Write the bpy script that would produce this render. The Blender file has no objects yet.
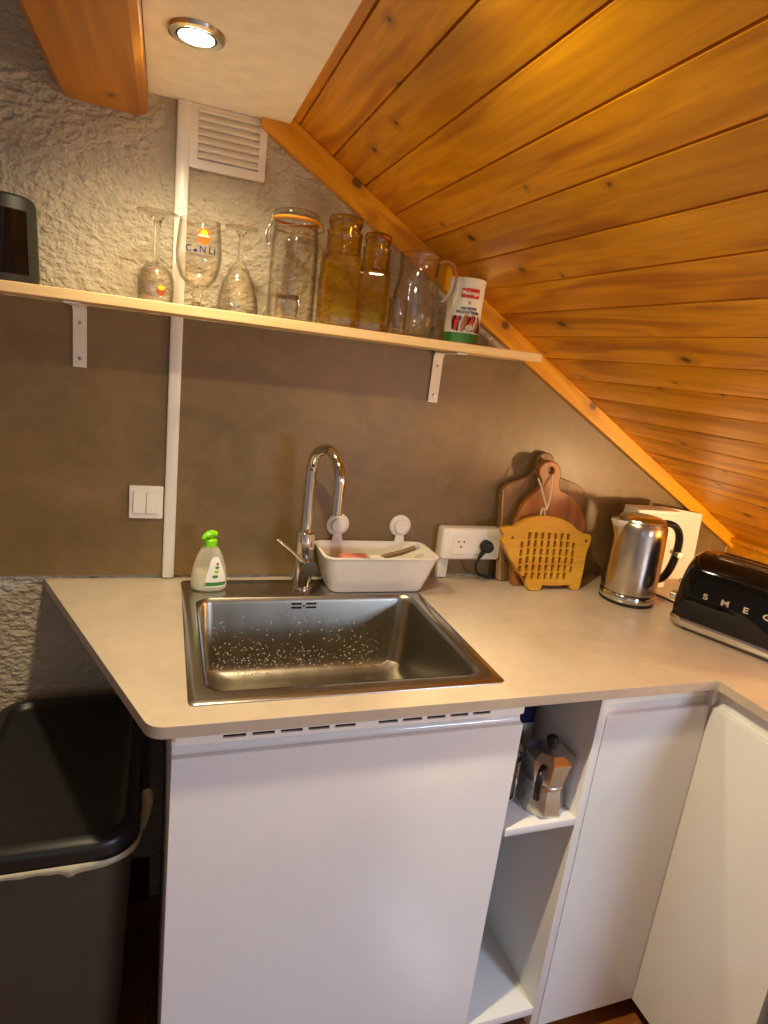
import bpy, bmesh, math, random
from mathutils import Vector, Matrix
random.seed(7)
SC = bpy.context.scene
COL = SC.collection
PI = math.pi

# ------------------------------------------------------------------ materials
def lin(c):
    return tuple(((v/255)/12.92 if v/255 <= .04045 else ((v/255+.055)/1.055)**2.4) for v in c) + (1.0,)

class NT:
    def __init__(s, name):
        s.m = bpy.data.materials.new(name); s.m.use_nodes = True
        s.t = s.m.node_tree; s.n = s.t.nodes; s.l = s.t.links
        s.n.clear()
        s.out = s.n.new('ShaderNodeOutputMaterial')
    def add(s, t, **kw):
        nd = s.n.new(t)
        for k, v in kw.items():
            if k.startswith('_'): nd.inputs[k[1:].replace('_', ' ')].default_value = v
            else: setattr(nd, k, v)
        return nd
    def link(s, a, b): s.l.new(a, b)
    def bsdf(s, **kw):
        b = s.n.new('ShaderNodeBsdfPrincipled')
        for k, v in kw.items(): b.inputs[k].default_value = v
        s.l.new(b.outputs[0], s.out.inputs[0]); return b
    def coords(s, scale=(1,1,1), loc=(0,0,0), rot=(0,0,0), kind='Object'):
        tc = s.n.new('ShaderNodeTexCoord'); mp = s.n.new('ShaderNodeMapping')
        mp.inputs['Scale'].default_value = scale; mp.inputs['Location'].default_value = loc; mp.inputs['Rotation'].default_value = rot
        s.l.new(tc.outputs[kind], mp.inputs[0]); return mp.outputs[0]
    def noise(s, vec, scale, detail=3, rough=.5, dist=0):
        n = s.n.new('ShaderNodeTexNoise'); n.inputs['Scale'].default_value = scale; n.inputs['Detail'].default_value = detail
        n.inputs['Roughness'].default_value = rough; n.inputs['Distortion'].default_value = dist
        s.l.new(vec, n.inputs['Vector']); return n.outputs[0]
    def ramp(s, fac, stops):
        r = s.n.new('ShaderNodeValToRGB'); e = r.color_ramp.elements
        while len(e) < len(stops): e.new(.5)
        for el, (p, c) in zip(e, stops): el.position = p; el.color = c
        s.l.new(fac, r.inputs[0]); return r.outputs[0]
    def math(s, op, a, b=None, c=None):
        m = s.n.new('ShaderNodeMath'); m.operation = op
        for i, v in enumerate((a, b, c)):
            if v is None: continue
            if isinstance(v, (int, float)): m.inputs[i].default_value = v
            else: s.l.new(v, m.inputs[i])
        return m.outputs[0]
    def mix(s, fac, a, b, blend='MIX'):
        m = s.n.new('ShaderNodeMix'); m.data_type = 'RGBA'; m.blend_type = blend
        if isinstance(fac, (int, float)): m.inputs[0].default_value = fac
        else: s.l.new(fac, m.inputs[0])
        for i, v in ((6, a), (7, b)):
            if isinstance(v, tuple): m.inputs[i].default_value = v
            else: s.l.new(v, m.inputs[i])
        return m.outputs[2]
    def bump(s, h, strength=.3, dist=.005, normal=None):
        b = s.n.new('ShaderNodeBump'); b.inputs['Strength'].default_value = strength; b.inputs['Distance'].default_value = dist
        s.l.new(h, b.inputs['Height'])
        if normal is not None: s.l.new(normal, b.inputs['Normal'])
        return b.outputs[0]

def plain(name, rgb, rough=.5, metal=0.0, var=.06, scale=25, bump=0, coat=0, bdist=.001, spec=.5):
    t = NT(name); b = t.bsdf(Roughness=rough, Metallic=metal)
    b.inputs['Specular IOR Level'].default_value = spec
    v = t.coords(); n = t.noise(v, scale, 3)
    c = lin(rgb); d = tuple(x*(1-var) for x in c[:3])+(1,); e = tuple(min(1, x*(1+var)) for x in c[:3])+(1,)
    t.link(t.ramp(n, [(.3, d), (.7, e)]), b.inputs['Base Color'])
    if bump: t.link(t.bump(t.noise(v, scale*6, 2), bump, bdist), b.inputs['Normal'])
    if coat: b.inputs['Coat Weight'].default_value = coat; b.inputs['Coat Roughness'].default_value = .05
    return t.m

def brushed(name, rgb, rough=.25, stretch=(3, 3, 300), aniso=.02):
    t = NT(name); b = t.bsdf(Metallic=1.0, Roughness=rough)
    v = t.coords(scale=stretch); n = t.noise(v, 1.0, 3)
    c = lin(rgb)
    t.link(t.ramp(n, [(.2, tuple(x*.93 for x in c[:3])+(1,)), (.8, c)]), b.inputs['Base Color'])
    r = t.math('MULTIPLY_ADD', n, .16, rough-.08); t.link(r, b.inputs['Roughness'])
    t.link(t.bump(n, .05, aniso*.02), b.inputs['Normal'])
    return t.m

def thin_glass(name, tint=(1,1,1), edge=(.72,.70,.62), refl=1.0, facing_pow=.5, rough=.0):
    t = NT(name)
    lw = t.add('ShaderNodeLayerWeight'); lw.inputs['Blend'].default_value = facing_pow
    col = t.ramp(lw.outputs['Facing'], [(.35, tuple(tint)+(1,)), (.95, tuple(edge)+(1,))])
    tr = t.add('ShaderNodeBsdfTransparent'); t.link(col, tr.inputs[0])
    gl = t.add('ShaderNodeBsdfGlossy'); gl.inputs['Roughness'].default_value = rough+.02
    f = t.math('MULTIPLY_ADD', t.math('POWER', lw.outputs['Facing'], 4.0), .55*refl, .035*refl)
    mx = t.add('ShaderNodeMixShader'); t.link(f, mx.inputs[0]); t.link(tr.outputs[0], mx.inputs[1]); t.link(gl.outputs[0], mx.inputs[2])
    t.link(mx.outputs[0], t.out.inputs[0]); return t.m

def wood(name, light, dark, along='y', ring=26, rough=.4, plank=None, knots=True, coat=.0, sheen_bump=.05, kscale=7.5, kplane='xy'):
    """softwood: grain stretched along one local axis; with plank = width along local x every board gets its own tone"""
    t = NT(name); b = t.bsdf(Roughness=rough)
    v = t.coords(); sep = t.add('ShaderNodeSeparateXYZ'); t.link(v, sep.inputs[0])
    ax = {'x': 0, 'y': 1, 'z': 2}[along]
    off = None
    if plank:
        idx = t.math('FLOOR', t.math('DIVIDE', t.math('ADD', sep.outputs[0], .0052), plank))
        wn = t.add('ShaderNodeTexWhiteNoise'); wn.noise_dimensions = '1D'; t.link(idx, wn.inputs['W'])
        off = wn.outputs['Value']
    def warped(k, shift):
        cb = t.add('ShaderNodeCombineXYZ')
        for i in range(3):
            o = t.math('MULTIPLY', sep.outputs[i], k if i == ax else 1.0)
            if off is not None: o = t.math('ADD', o, t.math('MULTIPLY', off, shift*(i+1)))
            t.link(o, cb.inputs[i])
        return cb.outputs[0]
    va, vb = warped(.10, 7.3), warped(.03, 3.1)
    g1 = t.noise(va, ring, 3, .5, .8)
    g2 = t.noise(vb, ring*7, 2, .5, .2)
    g3 = t.noise(warped(.3, 2.7), ring*.25, 2, .5, .5)
    L, D = lin(light), lin(dark)
    mid = tuple(x*.6+y*.4 for x, y in zip(L, D))
    c = t.ramp(g1, [(.28, D), (.42, mid), (.52, L), (.62, mid), (.76, D)])
    c = t.mix(t.math('MULTIPLY', t.math('SUBTRACT', g2, .3), .55), c, D)
    c = t.mix(t.math('MULTIPLY', t.math('SUBTRACT', g3, .35), .5), c, D)
    if off is not None:
        hs = t.add('ShaderNodeHueSaturation'); t.link(c, hs.inputs['Color'])
        t.link(t.math('MULTIPLY_ADD', off, .22, .90), hs.inputs['Value']); c = hs.outputs[0]
    if knots:
        kv = warped(.75, 5.1)
        kn = t.add('ShaderNodeTexNoise'); kn.inputs['Scale'].default_value = 30; t.link(kv, kn.inputs['Vector'])
        ks = t.add('ShaderNodeSeparateXYZ'); t.link(kv, ks.inputs[0]); kc = t.add('ShaderNodeCombineXYZ')
        for i, a_ in enumerate(kplane): t.link(ks.outputs['xyz'.index(a_)], kc.inputs[i])
        vo = t.add('ShaderNodeTexVoronoi'); vo.voronoi_dimensions = '2D'; vo.inputs['Scale'].default_value = kscale; t.link(kc.outputs[0], vo.inputs['Vector'])
        dd = t.math('ADD', vo.outputs['Distance'], t.math('MULTIPLY', kn.outputs[0], .03))
        sp = t.add('ShaderNodeSeparateColor'); t.link(vo.outputs['Color'], sp.inputs[0])
        gate = t.math('GREATER_THAN', sp.outputs[0], .33)
        dd = t.math('MULTIPLY', dd, t.math('MULTIPLY_ADD', sp.outputs[1], 1.1, .55))
        halo = t.ramp(dd, [(.04, (1,1,1,1)), (.17, (0,0,0,1))])
        core = t.ramp(dd, [(.038, (1,1,1,1)), (.062, (0,0,0,1))])
        c = t.mix(t.math('MULTIPLY', t.math('MULTIPLY', halo, gate), .55), c, tuple(x*.72 for x in D[:3])+(1,))
        c = t.mix(t.math('MULTIPLY', t.math('MULTIPLY', core, gate), .85), c, tuple(x*.16 for x in D[:3])+(1,))
    t.link(c, b.inputs['Base Color'])
    t.link(t.bump(g2, sheen_bump, .002), b.inputs['Normal'])
    if coat: b.inputs['Coat Weight'].default_value = coat; b.inputs['Coat Roughness'].default_value = .25
    return t.m

def emitter(name, rgb, strength):
    t = NT(name); e = t.add('ShaderNodeEmission'); e.inputs[0].default_value = rgb+(1,); e.inputs[1].default_value = strength
    t.link(e.outputs[0], t.out.inputs[0]); return t.m

def stucco_mat():
    t = NT('rough_stucco'); b = t.bsdf(Roughness=.85)
    v = t.coords()
    v2 = t.coords(scale=(1, 1, 1.5))
    n1 = t.noise(v2, 44, 2, .5, .1); n2 = t.noise(v, 150, 3, .6); n3 = t.noise(v, 3, 2)
    h = t.math('ADD', n1, t.math('MULTIPLY', n2, .30))
    t.link(t.ramp(n3, [(.3, lin((182, 173, 152))), (.7, lin((196, 187, 166)))]), b.inputs['Base Color'])
    t.link(t.bump(h, 1.0, .016), b.inputs['Normal'])
    return t.m

def cement_mat(name, a, c, rough=.38, scale=5, streak=1.0):
    t = NT(name); b = t.bsdf(Roughness=rough)
    v = t.coords(); n1 = t.noise(v, scale, 5, .6, .8); n2 = t.noise(v, scale*7, 3, .6, .4)
    f = t.math('ADD', t.math('MULTIPLY', n1, .75), t.math('MULTIPLY', n2, .25))
    t.link(t.ramp(f, [(.35, lin(a)), (.65, lin(c))]), b.inputs['Base Color'])
    t.link(t.math('MULTIPLY_ADD', n1, .25, rough-.12), b.inputs['Roughness'])
    t.link(t.bump(n2, .06, .003), b.inputs['Normal'])
    return t.m

def tile_mat():
    t = NT('terracotta_floor'); b = t.bsdf(Roughness=.22)
    v = t.coords(scale=(1,1,1)); br = t.add('ShaderNodeTexBrick'); t.link(v, br.inputs['Vector'])
    br.offset = 0; br.inputs['Scale'].default_value = 5; br.inputs['Mortar Size'].default_value = .012
    br.inputs['Color1'].default_value = lin((150, 86, 40)); br.inputs['Color2'].default_value = lin((128, 70, 32)); br.inputs['Mortar'].default_value = lin((150, 110, 74))
    br.inputs['Brick Width'].default_value = 1; br.inputs['Row Height'].default_value = 1
    n = t.noise(v, 14, 4)
    t.link(t.mix(.35, br.outputs['Color'], t.ramp(n, [(.3, lin((110, 58, 26))), (.7, lin((176, 108, 52)))])), b.inputs['Base Color'])
    return t.m

M = {}
M['stucco'] = stucco_mat()
M['plaster'] = cement_mat('brown_smooth_plaster', (114, 92, 55), (137, 112, 70), .42, 4)
M['worktop'] = cement_mat('beige_microcement', (174, 160, 142), (192, 178, 160), .34, 6)
M['ceiling'] = plain('ceiling_paint', (246, 243, 238), .6, bump=.1)
M['pine'] = wood('lacquered_pine_boards', (246, 178, 12), (186, 112, 2), 'y', 22, .36, plank=.0861, coat=.25)
M['pine_trim'] = wood('pine_trim', (242, 176, 22), (208, 134, 6), 'x', 24, .4, coat=.2, kplane='xz')
M['beam'] = wood('old_beam', (196, 132, 26), (140, 82, 8), 'y', 12, .5, coat=.1, kscale=5.0)
M['shelf_wood'] = wood('pale_pine', (232, 202, 150), (214, 176, 118), 'x', 20, .5, knots=False)
M['cab'] = plain('white_gloss_front', (220, 219, 219), .13, var=.01)
M['cab_in'] = plain('white_melamine', (224, 223, 220), .35, var=.01)
M['white_plastic'] = plain('white_plastic', (238, 234, 224), .32, var=.01)
M['white_metal'] = plain('white_enamel', (232, 226, 212), .35, var=.02)
M['steel'] = brushed('brushed_steel', (196, 194, 190), .22)
M['steel_sink'] = brushed('sink_steel', (158, 152, 140), .33, (40, 6, 6))
M['chrome'] = plain('chrome', (214, 212, 208), .08, 1.0, var=.01)
M['satin'] = plain('satin_nickel', (186, 182, 174), .22, 1.0, var=.02)
M['alu'] = plain('cast_aluminium', (214, 210, 202), .28, 1.0, var=.05)
M['black_gloss'] = plain('black_gloss', (6, 6, 7), .05, var=.0, coat=.3, spec=.35)
M['black_plastic'] = plain('black_plastic', (20, 20, 20), .35, var=.05)
M['black_rubber'] = plain('black_rubber', (16, 16, 16), .55, var=.05)
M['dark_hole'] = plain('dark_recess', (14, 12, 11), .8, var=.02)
M['bin_body'] = plain('anthracite_plastic', (66, 63, 54), .5, var=.05, bump=.1)
M['bin_lid'] = plain('black_lid_plastic', (26, 26, 24), .38, var=.04)
M['liner'] = plain('pale_bin_liner', (186, 178, 148), .35, var=.06)
M['brown_skirt'] = plain('brown_skirting', (66, 38, 22), .4, var=.15)
M['floor'] = tile_mat()
M['glass'] = thin_glass('clear_glass', (.99, .985, .97), (.66, .63, .56), 1.7)
M['glass_thick'] = thin_glass('thick_clear_glass', (.96, .95, .92), (.50, .48, .40), 2.2)
M['amber'] = thin_glass('amber_glass', (.97, .86, .30), (.52, .27, .01), 2.4)
M['rubber_orange'] = plain('orange_gasket', (224, 150, 48), .45, var=.04)
M['dark_ring'] = plain('dark_lid', (74, 52, 30), .4, var=.1)
M['wire'] = plain('clip_wire', (190, 186, 176), .2, 1.0, var=.02)
M['paint_orange'] = plain('orange_print', (226, 96, 28), .35, var=.1, scale=120)
M['paint_yellow'] = plain('yellow_print', (236, 176, 40), .35, var=.05)
M['paint_brown'] = plain('brown_print', (140, 62, 22), .35, var=.2, scale=200)
M['paint_blue'] = plain('navy_print', (30, 38, 96), .35, var=.05)
M['paint_red'] = plain('red_print', (206, 44, 40), .35, var=.04)
M['paint_white'] = plain('white_print', (240, 238, 232), .35, var=.01)
M['paint_green'] = plain('green_print', (60, 128, 56), .4, var=.06)
M['soap_green'] = plain('lime_plastic', (130, 214, 24), .3, var=.03)
def milky(name, rgb, fac):
    t = NT(name); tr = t.add('ShaderNodeBsdfTransparent'); pr = t.n.new('ShaderNodeBsdfPrincipled'); pr.inputs['Base Color'].default_value = lin(rgb); pr.inputs['Roughness'].default_value = .2
    lw = t.add('ShaderNodeLayerWeight'); f = t.math('MULTIPLY_ADD', lw.outputs['Facing'], .35, fac)
    mx = t.add('ShaderNodeMixShader'); t.link(f, mx.inputs[0]); t.link(tr.outputs[0], mx.inputs[1]); t.link(pr.outputs[0], mx.inputs[2]); t.link(mx.outputs[0], t.out.inputs[0]); return t.m
M['soap_glass'] = milky('milky_bottle_plastic', (226, 222, 206), .34)
M['soap_liquid'] = plain('pale_soap', (222, 218, 160), .3, var=.03)
M['label_white'] = plain('white_label', (232, 232, 224), .4, var=.02)
M['navy'] = plain('navy_card', (22, 28, 72), .5, var=.05)
M['grey_card'] = plain('grey_card', (176, 176, 176), .5, var=.05)
M['board_dark'] = wood('walnut_board', (152, 116, 70), (112, 80, 42), 'z', 20, .5, knots=False)
M['board_mid'] = wood('beech_board', (176, 112, 46), (128, 72, 24), 'z', 24, .42, knots=False)
M['board_edge'] = wood('pale_board_edge', (206, 172, 120), (180, 140, 92), 'z', 24, .5, knots=False)
M['pig'] = wood('yellow_varnished_wood', (218, 166, 44), (190, 130, 22), 'x', 18, .3, knots=False, coat=.3)
M['string'] = plain('white_string', (214, 200, 176), .8, var=.05)
M['paper'] = plain('white_card', (236, 230, 218), .45, var=.01)
M['copper'] = plain('polished_top', (150, 130, 112), .18, 1.0, var=.02)
M['sponge'] = plain('pink_sponge', (214, 130, 110), .9, var=.1, bump=.4)
M['brush_wood'] = plain('brown_handle', (126, 96, 66), .5, var=.08)
M['pane'] = thin_glass('window_glass', (.97, .98, .98), (.8, .85, .85), 1.0)
M['lens'] = emitter('lit_lamp', (1.0, .88, .66), 60)
M['room'] = plain('room_paint', (214, 204, 188), .8, var=.02)
def solid_glass(name, rgb=(255, 253, 246), ior=1.45):
    t = NT(name); b = t.bsdf(Roughness=.01); b.inputs['Base Color'].default_value = lin(rgb); b.inputs['Transmission Weight'].default_value = 1.0; b.inputs['IOR'].default_value = ior
    return t.m
M['water'] = milky('water_drop_glint', (240, 240, 232), .38)  # milky white paints the bright glints into the drops
M['glass_solid'] = solid_glass('solid_glass')

# ------------------------------------------------------------------ shape helpers
def link(name, bm, m, parent=None, smooth=35, loc=None, rot=None):
    me = bpy.data.meshes.new(name)
    bmesh.ops.recalc_face_normals(bm, faces=bm.faces[:])
    bm.to_mesh(me); bm.free()
    mats = m if isinstance(m, (list, tuple)) else [m]
    for x in mats: me.materials.append(x)
    if smooth:
        for p in me.polygons: p.use_smooth = True
        me.set_sharp_from_angle(angle=math.radians(smooth))
    o = bpy.data.objects.new(name, me); COL.objects.link(o)
    if parent: o.parent = parent
    if loc: o.location = loc
    if rot: o.rotation_euler = rot
    return o

def bevel_mod(o, w, seg=2, ang=40):
    b = o.modifiers.new('bevel', 'BEVEL'); b.width = w; b.segments = seg; b.limit_method = 'ANGLE'; b.angle_limit = math.radians(ang)
    return o

def tag(o, label, cat, group=None, kind=None):
    o['label'] = label; o['category'] = cat
    if group: o['group'] = group
    if kind: o['kind'] = kind
    return o

def thing(name, label, cat, loc=(0,0,0), rz=0, group=None):
    o = bpy.data.objects.new(name, None); COL.objects.link(o); o.empty_display_size = .05
    o.location = loc; o.rotation_euler = (0, 0, rz)
    return tag(o, label, cat, group)

def struct(name, bm, m, smooth=35):
    o = link(name, bm, m, None, smooth); o['kind'] = 'structure'; return o

def box(bm, x0, x1, y0, y1, z0, z1, b=0, seg=2):
    r = bmesh.ops.create_cube(bm, size=1)
    vs = r['verts']
    for v in vs:
        v.co = Vector((x0+(v.co.x+.5)*(x1-x0), y0+(v.co.y+.5)*(y1-y0), z0+(v.co.z+.5)*(z1-z0)))
    if b:
        es = list({e for v in vs for e in v.link_edges})
        bmesh.ops.bevel(bm, geom=es, offset=b, segments=seg, profile=.5, affect='EDGES')
    return bm

def newbox(*a, **k): return box(bmesh.new(), *a, **k)

def rings(bm, rs, cap0=True, cap1=True, closed=True):
    """skin a stack of equal-length point rings"""
    V = [[bm.verts.new(p) for p in r] for r in rs]
    n = len(V[0])
    for a, b in zip(V, V[1:]):
        for i in range(n if closed else n-1):
            j = (i+1) % n
            try: bm.faces.new((a[i], a[j], b[j], b[i]))
            except ValueError: pass
    if cap0: bm.faces.new(V[0][::-1])
    if cap1: bm.faces.new(V[-1])
    return V

def lathe(bm, prof, seg=40, c=(0,0,0), frame=None, cap0=True, cap1=True):
    rs = []
    for r, z in prof:
        r = max(r, 1e-5)
        ring = [Vector((r*math.cos(2*PI*i/seg), r*math.sin(2*PI*i/seg), z)) for i in range(seg)]
        if frame is not None: ring = [frame @ p for p in ring]
        rs.append([p+Vector(c) for p in ring])
    rings(bm, rs, cap0, cap1)
    bmesh.ops.remove_doubles(bm, verts=bm.verts[:], dist=3e-5)
    return bm

def catmull(pts, n=8):
    P = [Vector(p) for p in pts]; P = [2*P[0]-P[1]] + P + [2*P[-1]-P[-2]]
    out = []
    for i in range(1, len(P)-2):
        a, b, c, d = P[i-1:i+3]
        for k in range(n):
            t = k/n
            out.append(.5*((2*b)+(c-a)*t+(2*a-5*b+4*c-d)*t*t+(3*b-a-3*c+d)*t**3))
    out.append(P[-2]); return out

def tube(bm, pts, rad, seg=12, cap=True, flat=1.0, closed=False):
    P = [Vector(p) for p in pts]; n = len(P)
    R = rad if isinstance(rad, (list, tuple)) else [rad]*n
    T = [((P[(i+1) % n]-P[i-1]) if closed else (P[min(i+1, n-1)]-P[max(i-1, 0)])).normalized() for i in range(n)]
    up = Vector((0, 0, 1)) if abs(T[0].z) < .9 else Vector((1, 0, 0))
    u = T[0].cross(up).normalized(); rs = []
    for i in range(n):
        u = (u - T[i]*u.dot(T[i])).normalized(); w = T[i].cross(u)
        rs.append([P[i]+R[i]*(math.cos(2*PI*k/seg)*u+flat*math.sin(2*PI*k/seg)*w) for k in range(seg)])
    if closed: rs.append(rs[0]); cap = False
    rings(bm, rs, cap, cap)
    if closed: bmesh.ops.remove_doubles(bm, verts=bm.verts[:], dist=1e-5)
    return bm

def rrect(w, h, r, n=6, cx=0, cy=0):
    out = []
    for sx, sy, a0 in ((1, 1, 0), (-1, 1, 90), (-1, -1, 180), (1, -1, 270)):
        for k in range(n+1):
            a = math.radians(a0+90*k/n)
            out.append((cx+sx*(w/2-r)+r*math.cos(a), cy+sy*(h/2-r)+r*math.sin(a)))
    return out

def plate(bm, outer, holes, a0, a1, axis='z'):
    """prism of a 2-D outline with holes; axis z: (x,y) outline, axis y: (x,z) outline"""
    def P(p, d): return Vector((p[0], p[1], d)) if axis == 'z' else (Vector((p[0], d, p[1])) if axis == 'y' else Vector((d, p[0], p[1])))
    loops = [outer]+list(holes); tops = []; bots = []
    for d, store in ((a1, tops), (a0, bots)):
        edges = []
        for lp in loops:
            vs = [bm.verts.new(P(p, d)) for p in lp]; store.append(vs)
            for i in range(len(vs)): edges.append(bm.edges.new((vs[i], vs[(i+1) % len(vs)])))
        if holes: bmesh.ops.triangle_fill(bm, use_beauty=True, use_dissolve=False, edges=edges)
        else: bm.faces.new(store[0])
    for t, b in zip(tops, bots):
        for i in range(len(t)):
            j = (i+1) % len(t); bm.faces.new((t[i], t[j], b[j], b[i]))
    return bm

def text_bm(s, size, depth, frame, align='CENTER', bold=0, sx=1.0):
    cu = bpy.data.curves.new('txt', 'FONT'); cu.body = s; cu.size = size; cu.extrude = depth/2; cu.align_x = align; cu.align_y = 'CENTER'; cu.offset = bold
    o = bpy.data.objects.new('txt', cu); COL.objects.link(o)
    dg = bpy.context.evaluated_depsgraph_get(); dg.update()
    me = bpy.data.meshes.new_from_object(o.evaluated_get(dg))
    bm = bmesh.new(); bm.from_mesh(me)
    bpy.data.objects.remove(o); bpy.data.curves.remove(cu); bpy.data.meshes.remove(me)
    for v in bm.verts: v.co = frame @ Vector((v.co.x*sx, v.co.y, v.co.z))
    return bm

FACE = Matrix(((1,0,0),(0,0,-1),(0,1,0)))   # text plane (x,y) -> (x,z), facing -y

def wrap(bm, cx, cy, r):
    """bend geometry drawn on the plane facing -y around a vertical cylinder; local y = -height above the skin"""
    for v in bm.verts:
        a = v.co.x/r; rr = r-v.co.y
        v.co = Vector((cx+rr*math.sin(a), cy-rr*math.cos(a), v.co.z))
    return bm

def grid_patch(x0, x1, z0, z1, nx=12, nz=2, outline=None):
    bm = bmesh.new()
    V = [[bm.verts.new((x0+(x1-x0)*i/nx, 0, z0+(z1-z0)*j/nz)) for i in range(nx+1)] for j in range(nz+1)]
    for j in range(nz):
        for i in range(nx): bm.faces.new((V[j][i], V[j][i+1], V[j+1][i+1], V[j+1][i]))
    r = bmesh.ops.extrude_face_region(bm, geom=bm.faces[:])
    for v in r['geom']:
        if isinstance(v, bmesh.types.BMVert): v.co.y -= .0006
    return bm

def disc_patch(cx, cz, rx, rz, n=24, rings_=3):
    bm = bmesh.new(); c0 = bm.verts.new((cx, 0, cz)); prev = None
    for k in range(1, rings_+1):
        ring = [bm.verts.new((cx+rx*k/rings_*math.cos(2*PI*i/n), 0, cz+rz*k/rings_*math.sin(2*PI*i/n))) for i in range(n)]
        for i in range(n):
            j = (i+1) % n
            if prev is None: bm.faces.new((c0, ring[i], ring[j]))
            else: bm.faces.new((prev[i], ring[i], ring[j], prev[j]))
        prev = ring
    r = bmesh.ops.extrude_face_region(bm, geom=bm.faces[:])
    for v in r['geom']:
        if isinstance(v, bmesh.types.BMVert): v.co.y -= .0006
    return bm

def copy_tree(o, parent=None):
    c = o.copy(); COL.objects.link(c)
    if parent: c.parent = parent
    for ch in list(o.children): copy_tree(ch, c)
    return c

# ------------------------------------------------------------------ the room
XS, ZS, SL = .246, 1.88, .577           # where the boarded slope leaves the flat ceiling, and its fall
def slope_z(x): return ZS-SL*(x-XS)
YF, XL, XK = -3.3, -1.9, 1.715          # front wall, left wall, knee wall

bm = newbox(XL, 1.9, 0, .12, 0, 2.5); struct('wall_back', bm, M['stucco'])
bm = newbox(XL-.1, XL, YF, .12, 0, 2.5); struct('wall_left', bm, M['room'])
bm = newbox(XL-.1, 1.9, -3.4, .12, -.05, 0); struct('floor', bm, M['floor'])
bm = newbox(XL-.1, -.19, YF, .12, 2.3, 2.36); struct('ceiling_upper', bm, M['room'])
bm = newbox(-.046, .222, YF, 0, 1.88, 1.93); struct('ceiling', bm, M['ceiling'])
# front wall; its window opening is added behind the camera for cool fill
bm = plate(bmesh.new(), [(XL, 0), (1.9, 0), (1.9, 2.5), (XL, 2.5)], [[(-1.25, .85), (.05, .85), (.05, 1.85), (-1.25, 1.85)]], YF-.12, YF, 'y')
struct('wall_front', bm, M['room'])
bm = plate(bmesh.new(), [(-1.25, .85), (.05, .85), (.05, 1.85), (-1.25, 1.85)], [[(-1.19, .91), (-.63, .91), (-.63, 1.79), (-1.19, 1.79)], [(-.57, .91), (-.01, .91), (-.01, 1.79), (-.57, 1.79)]], YF-.09, YF-.03, 'y')
wf = struct('added_window', bm, M['white_plastic'])
link('pane', newbox(-1.19, -.63, YF-.065, YF-.06, .91, 1.79), M['pane'], wf); link('pane', newbox(-.57, -.01, YF-.065, YF-.06, .91, 1.79), M['pane'], wf)
# knee wall, wooden
bm = newbox(XK, XK+.03, YF, 0, 0, 1.06); struct('wall_right', bm, M['pine_trim'])
bm = tube(bmesh.new(), [(XK-.012, YF, slope_z(XK)-.010), (XK-.012, -.02, slope_z(XK)-.010)], .009, 8); struct('trim_1', bm, M['pine_trim'])
# boarded slope: tongue-and-groove boards with V grooves, local x runs down the slope
bm = bmesh.new(); PW = .0861; prof = []; Ls = (1.80-XS)*math.sqrt(1+SL*SL)
n0 = -1
x = n0*PW
while x < Ls:
    prof += [(x, .006), (x+.0022, .0005), (x+.006, 0), (x+PW-.006, 0), (x+PW-.0022, .0005)]
    x += PW
prof = [(a-.0052, b) for a, b in prof]
ys = [0, YF]
V = [[bm.verts.new((a, y, b)) for a, b in prof] for y in ys]
for i in range(len(prof)-1): bm.faces.new((V[0][i], V[0][i+1], V[1][i+1], V[1][i]))
r = bmesh.ops.extrude_face_region(bm, geom=bm.faces[:])
for v in r['geom']:
    if isinstance(v, bmesh.types.BMVert): v.co.z = .03
o = struct('ceiling_slope', bm, M['pine'], 20); o.location = (XS, 0, ZS); o.rotation_euler = (0, math.atan(SL), 0)
# the board that closes the slope against the back wall
ang = math.atan(SL)
def low(x): return slope_z(x)-(.062-.022*(x-.2)/1.5)
bm = plate(bmesh.new(), [(.165, slope_z(.165)), (.165, low(.165)), (.9, low(.9)), (XK, low(XK)), (XK, slope_z(XK)), (.9, slope_z(.9))], [], -.022, 0, 'y')
# turn into local frame so that the grain runs along the board
o = struct('trim_2', bm, M['pine_trim']); me = o.data
me.transform(Matrix.Rotation(-ang, 4, 'Y').to_4x4()); o.rotation_euler = (0, ang, 0)
bevel_mod(o, .002, 2)
# old roof beam
bm = bmesh.new()
rs = []
for y, dz, dx in ((-.0, .004, .004), (-.012, .002, .002), (-.05, 0, 0), (-.6, -.002, -.006), (-1.4, .003, -.003), (YF, 0, 0)):
    rs.append([(-.198+dx, y, 1.846+dz), (-.186+dx, y, 1.836+dz), (-.12, y, 1.833+dz), (-.058, y, 1.834+dz), (-.047, y, 1.842+dz), (-.0465, y, 2.02), (-.196, y, 2.02)])
rings(bm, rs); struct('ceiling_beam', bm, M['beam'], 30)
# smooth brown plaster band behind the worktop
def pl(x): return low(x)-.001
bm = plate(bmesh.new(), [(XL, .906), (1.705, .906), (1.705, pl(1.705)), (.838, pl(.838)), (.838, 1.4775), (XL, 1.4775)], [], -.004, 0, 'y')
struct('wall_back_plaster', bm, M['plaster'])
# skirting at the foot of the back wall
bm = newbox(XL, -.0, -.012, 0, 0, .128, .003); struct('baseboard_back', bm, M['brown_skirt'])

# white cable trunking from the worktop up to the ceiling
t = thing('cable_trunking', 'narrow white cable trunking running up the wall beside the light switch', 'cable trunking', (.0195, 0, .9))
link('duct', newbox(-.0125, .0125, -.012, -.0042, .003, .979, .0015), M['white_metal'], t)
link('lid', newbox(-.0105, .0105, -.0135, -.012, .003, .979, .0005), M['white_plastic'], t)

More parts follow.
